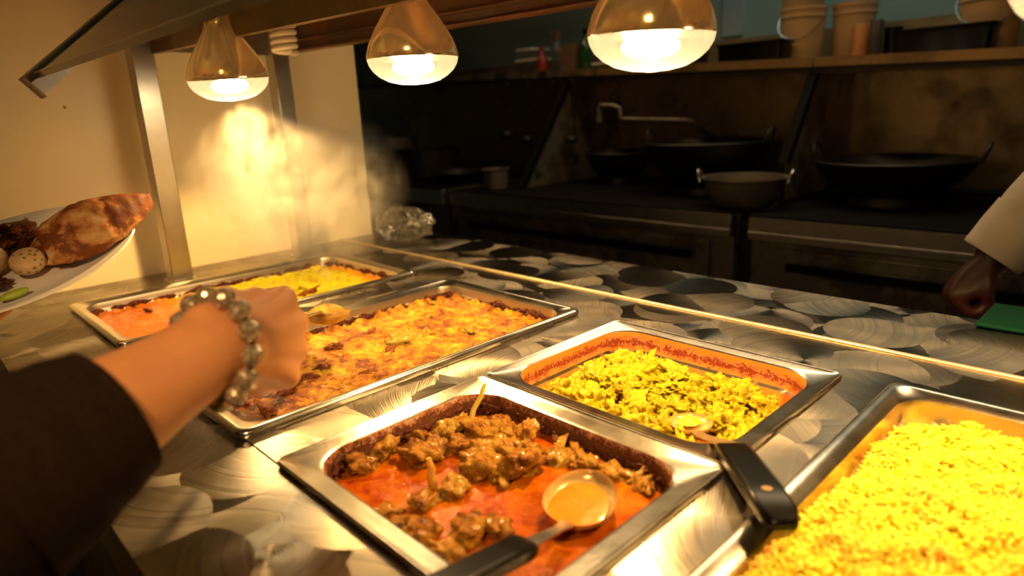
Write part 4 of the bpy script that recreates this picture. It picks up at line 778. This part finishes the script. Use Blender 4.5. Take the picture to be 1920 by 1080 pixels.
o=build('wall_notice',G().box(-.98,-.885,2.610,2.6195,.58,.76),'paper',smooth=False); tag(o,'pale paper notice on the green wall right of the biggest heat lamp','notice')
o=build('wall_conduit',G().tube([(-.585,2.60,.43),(-.585,2.60,1.49)],.006,10),'iron'); tag(o,'thin dark vertical pipe on the green wall left of the bucket stack','pipe')
# pot-filler tap
def tap(pts,lab,r=.009):
    t=thing('pot_filler_tap',pts[-1],lab,'tap'); g=G(); g.tube(pts,r,12); build('spout',g,'dimsteel',t); p=pts[0]; g=G(); g.tube([(p[0],p[1],p[2]+.004),(p[0],p[1],p[2]-.018)],.014,12); build('nozzle',g,'dimsteel',t); g=G(); q=pts[-1]; g.lathe([(.0001,0),(.028,0),(.028,.012),(.018,.03),(.0001,.03)],20,frame((q[0],2.559,q[2]),(1,0,0),(0,-1,0))); build('wall_flange',g,'alu',t)
tap([(-1.25,2.08,.262),(-1.25,2.08,.30),(-1.244,2.08,.313),(-1.19,2.1,.310),(-1.165,2.11,.298),(-1.160,2.11,.258),(-1.15,2.12,.252),(-.98,2.15,.245),(-.90,2.2,.24),(-.89,2.22,.235),(-.88,2.3,.19),(-.87,2.42,.15),(-.87,2.559,.14)],'jointed metal pot-filler tap on the backsplash over the middle wok')
# woks
def wok(x,y,r,h,lab,loops):
    z=-.03; t=thing('wok',(x,y,z),lab,'wok'); g=G(); pr=[(.0001,.008)]+[(r*math.sin(a)*1.0,.008+h*(1-math.cos(a))/(1-math.cos(1.25))) for a in [1.25*i/10 for i in range(1,11)]]; k=r/pr[-1][0]; pr=[(a*k,b) for a,b in pr]
    g.lathe(pr+[(a-.003 if a>.01 else a,b+.003) for a,b in pr[::-1]],48,Matrix.Translation((x,y,z))); build('bowl',g,'iron',t)
    g=G(); g.lathe([(r*.45,.001),(r*.52,.001),(r*.50,.028),(r*.46,.028)],32,Matrix.Translation((x,y,z)),close=True); build('wok_ring',g,'iron',t)
    for a in loops:
        cx,cy=x+r*math.cos(a),y+r*math.sin(a); ux,uy=-math.sin(a),math.cos(a); g=G(); g.tube([(cx+ux*.035*math.cos(q)+math.cos(a)*.02*math.sin(q),cy+uy*.035*math.cos(q)+math.sin(a)*.02*math.sin(q),z+h+.002+.055*math.sin(q)) for q in [PI*i/12 for i in range(13)]],.005,8); build('loop_handle',g,'iron',t)
wok(-.75,2.10,.235,.185,'large black wok on the middle range behind the colander',(PI,0.05))
wok(-.10,2.10,.230,.130,'wide black wok on the right range near the cook',(PI-.1,.1))
wok(-1.25,2.22,.155,.13,'smaller black wok at the left of the middle range beside the side panel',(0.1,))
t,z=can('stock_pot',-2.45,2.05,[(.0001,0),(.17,0),(.18,.01),(.18,.15),(.186,.154),(.175,.15),(.172,.012),(.0001,.01)],'iron','wide dark stock pot on the far left stove','pot',z=-.029); can('stock_pot',-2.85,2.10,[(.0001,0),(.15,0),(.155,.01),(.155,.21),(.16,.215),(.15,.21),(.148,.012),(.0001,.01)],'dimsteel','tall dull metal pot at the back of the far left stove behind the steam','pot',z=-.029)
can('frying_pan',-2.05,1.95,[(.0001,0),(.11,0),(.15,.05),(.154,.05),(.112,-.0+.004),(.0001,.004)],'iron','black frying pan at the right of the far left stove','pan',z=-.029)
# small pot and colander at the range front
t,z=can('small_pot',-1.62,1.80,[(.0001,0),(.048,0),(.052,.003),(.058,.085),(.063,.088),(.063,.090),(.056,.088),(.050,.005),(.0001,.004)],'dullalu','small aluminium pot on the corner of the middle range','pot',z=-.029)
cx,cy,cz=-.46,1.84,-.029
t=thing('colander',(cx,cy,cz),'aluminium two-handled colander on the front corner of the middle range','colander')
g=G(); pr=[(.0001,0),(.085,0),(.098,.008),(.118,.045),(.128,.085),(.138,.092),(.138,.096),(.127,.094),(.115,.048),(.094,.010),(.0001,.004)]; g.lathe(pr,48,Matrix.Translation((cx,cy,cz))); build('bowl',g,'dullalu',t)
for a in(PI+.25,.25):
    x,y=cx+.138*math.cos(a),cy+.138*math.sin(a); ux,uy=-math.sin(a),math.cos(a); g=G(); g.tube([(x+ux*.026*math.cos(q)+math.cos(a)*.012*math.sin(q),y+uy*.026*math.cos(q)+math.sin(a)*.012*math.sin(q),cz+.078+.040*math.sin(q)) for q in [PI*i/12 for i in range(13)]],.0042,8); build('loop_handle',g,'alu',t)
g=G()
for r_ in range(4):
    for i in range(44):
        a=2*PI*i/44+.07*(r_%2); zz=.025+.013*r_; rr=np.interp(zz,[.008,.045,.085],[.098,.118,.128])+.0004; m=frame((cx+rr*math.cos(a),cy+rr*math.sin(a),cz+zz),(0,0,1),(math.cos(a),math.sin(a),-.4)); g.lathe([(.0001,.0006),(.0022,.0006),(.0022,-.001)],6,m)
build('drain_holes',g,'black',t,smooth=False)
# hanging ladles
for i,(x,l,lab) in enumerate(((-1.86,.23,'long-handled ladle hanging leftmost from the shelf rail'),(-1.72,.25,'long-handled ladle hanging second from left on the shelf rail'),(-1.56,.28,'long-handled ladle hanging third from left on the shelf rail'),(-1.44,.24,'long-handled ladle hanging rightmost from the shelf rail'))):
    z=zs(x)-.028; t=thing('hanging_ladle',(x,2.14,z),lab,'ladle','ladles hanging from the shelf rail'); g=G(); g.tube([(x,2.16,z+.004),(x,2.13,z),(x,2.128,z-.02),(x,2.135,z-.03),(x+.004,2.14,z-l)],.0055,8); build('handle',g,'iron',t)
    g=G(); g.ball((x+.004,2.11,z-l-.015),.032,12,(1,1,.7)); build('cup',g,'iron',t)
# ------------------------------------------------------------------ things on the far strip of the counter
o=build('cutting_board',G().box(.392,.62,.812,.93,.0008,.007),'greenb',bevel=.003); tag(o,'green plastic cutting board on the far edge of the counter at the right','cutting board')
def bag():
    bm=bmesh.new(); bmesh.ops.create_icosphere(bm,subdivisions=5,radius=1)
    for v in bm.verts:
        p=v.co; d=1+.25*noise.noise(p*2.3)+.16*abs(noise.noise(p*5+Vector((3,1,2))))
        q=Vector((p.x*.085*d,p.y*.06*d,max(-.034,p.z*.045*d))); v.co=q
    me=bpy.data.meshes.new('plastic_bag'); bm.to_mesh(me); bm.free(); me.materials.append(MT['plasticfilm']); me.polygons.foreach_set('use_smooth',[True]*len(me.polygons))
    o=bpy.data.objects.new('plastic_bag',me); o.location=(-.85,.755,.0355); COL.objects.link(o); tag(o,'crumpled clear plastic bag on the counter at the end of the cream wall','bag')
bag()
# ------------------------------------------------------------------ steam
def steam():
    bm=bmesh.new(); bmesh.ops.create_uvsphere(bm,u_segments=24,v_segments=16,radius=1)
    for v in bm.verts: v.co=Vector((v.co.x*.26,v.co.y*.20,v.co.z*.175))
    me=bpy.data.meshes.new('steam'); bm.to_mesh(me); bm.free(); m=bpy.data.materials.new('rising_steam'); m.use_nodes=True; nt=m.node_tree; nt.nodes.remove(nt.nodes['Principled BSDF'])
    vs=N(nt,'ShaderNodeVolumePrincipled'); vs.inputs['Color'].default_value=(1,.97,.92,1); vs.inputs['Anisotropy'].default_value=.1
    tc=N(nt,'ShaderNodeTexCoord'); mp=N(nt,'ShaderNodeMapping'); mp.inputs['Scale'].default_value=(1,1,.72); nt.links.new(tc.outputs['Object'],mp.inputs[0]); n=noise_n(nt,mp.outputs[0],11,7,.66,2.6)
    sc=N(nt,'ShaderNodeVectorMath',operation='DIVIDE'); nt.links.new(tc.outputs['Object'],sc.inputs[0]); sc.inputs[1].default_value=(.26,.20,.175); ln=N(nt,'ShaderNodeVectorMath',operation='LENGTH'); nt.links.new(sc.outputs[0],ln.inputs[0])
    fall=ramp(nt,ln.outputs['Value'],[(.25,(1,1,1)),(.98,(0,0,0))]); th=ramp(nt,n,[(.44,(0,0,0)),(.74,(1,1,1))])
    nt.links.new(mth(nt,'MULTIPLY',mth(nt,'MULTIPLY',fall,th),STEAM_D),vs.inputs['Density']); nt.links.new(vs.outputs[0],nt.nodes['Material Output'].inputs['Volume']); me.materials.append(m)
    o=bpy.data.objects.new('steam',me); o.location=(-.595,.345,.192); COL.objects.link(o); tag(o,'wispy steam rising from the curry pans towards the wall-side heat lamp','steam',None,'stuff')
STEAM_D=12
steam()
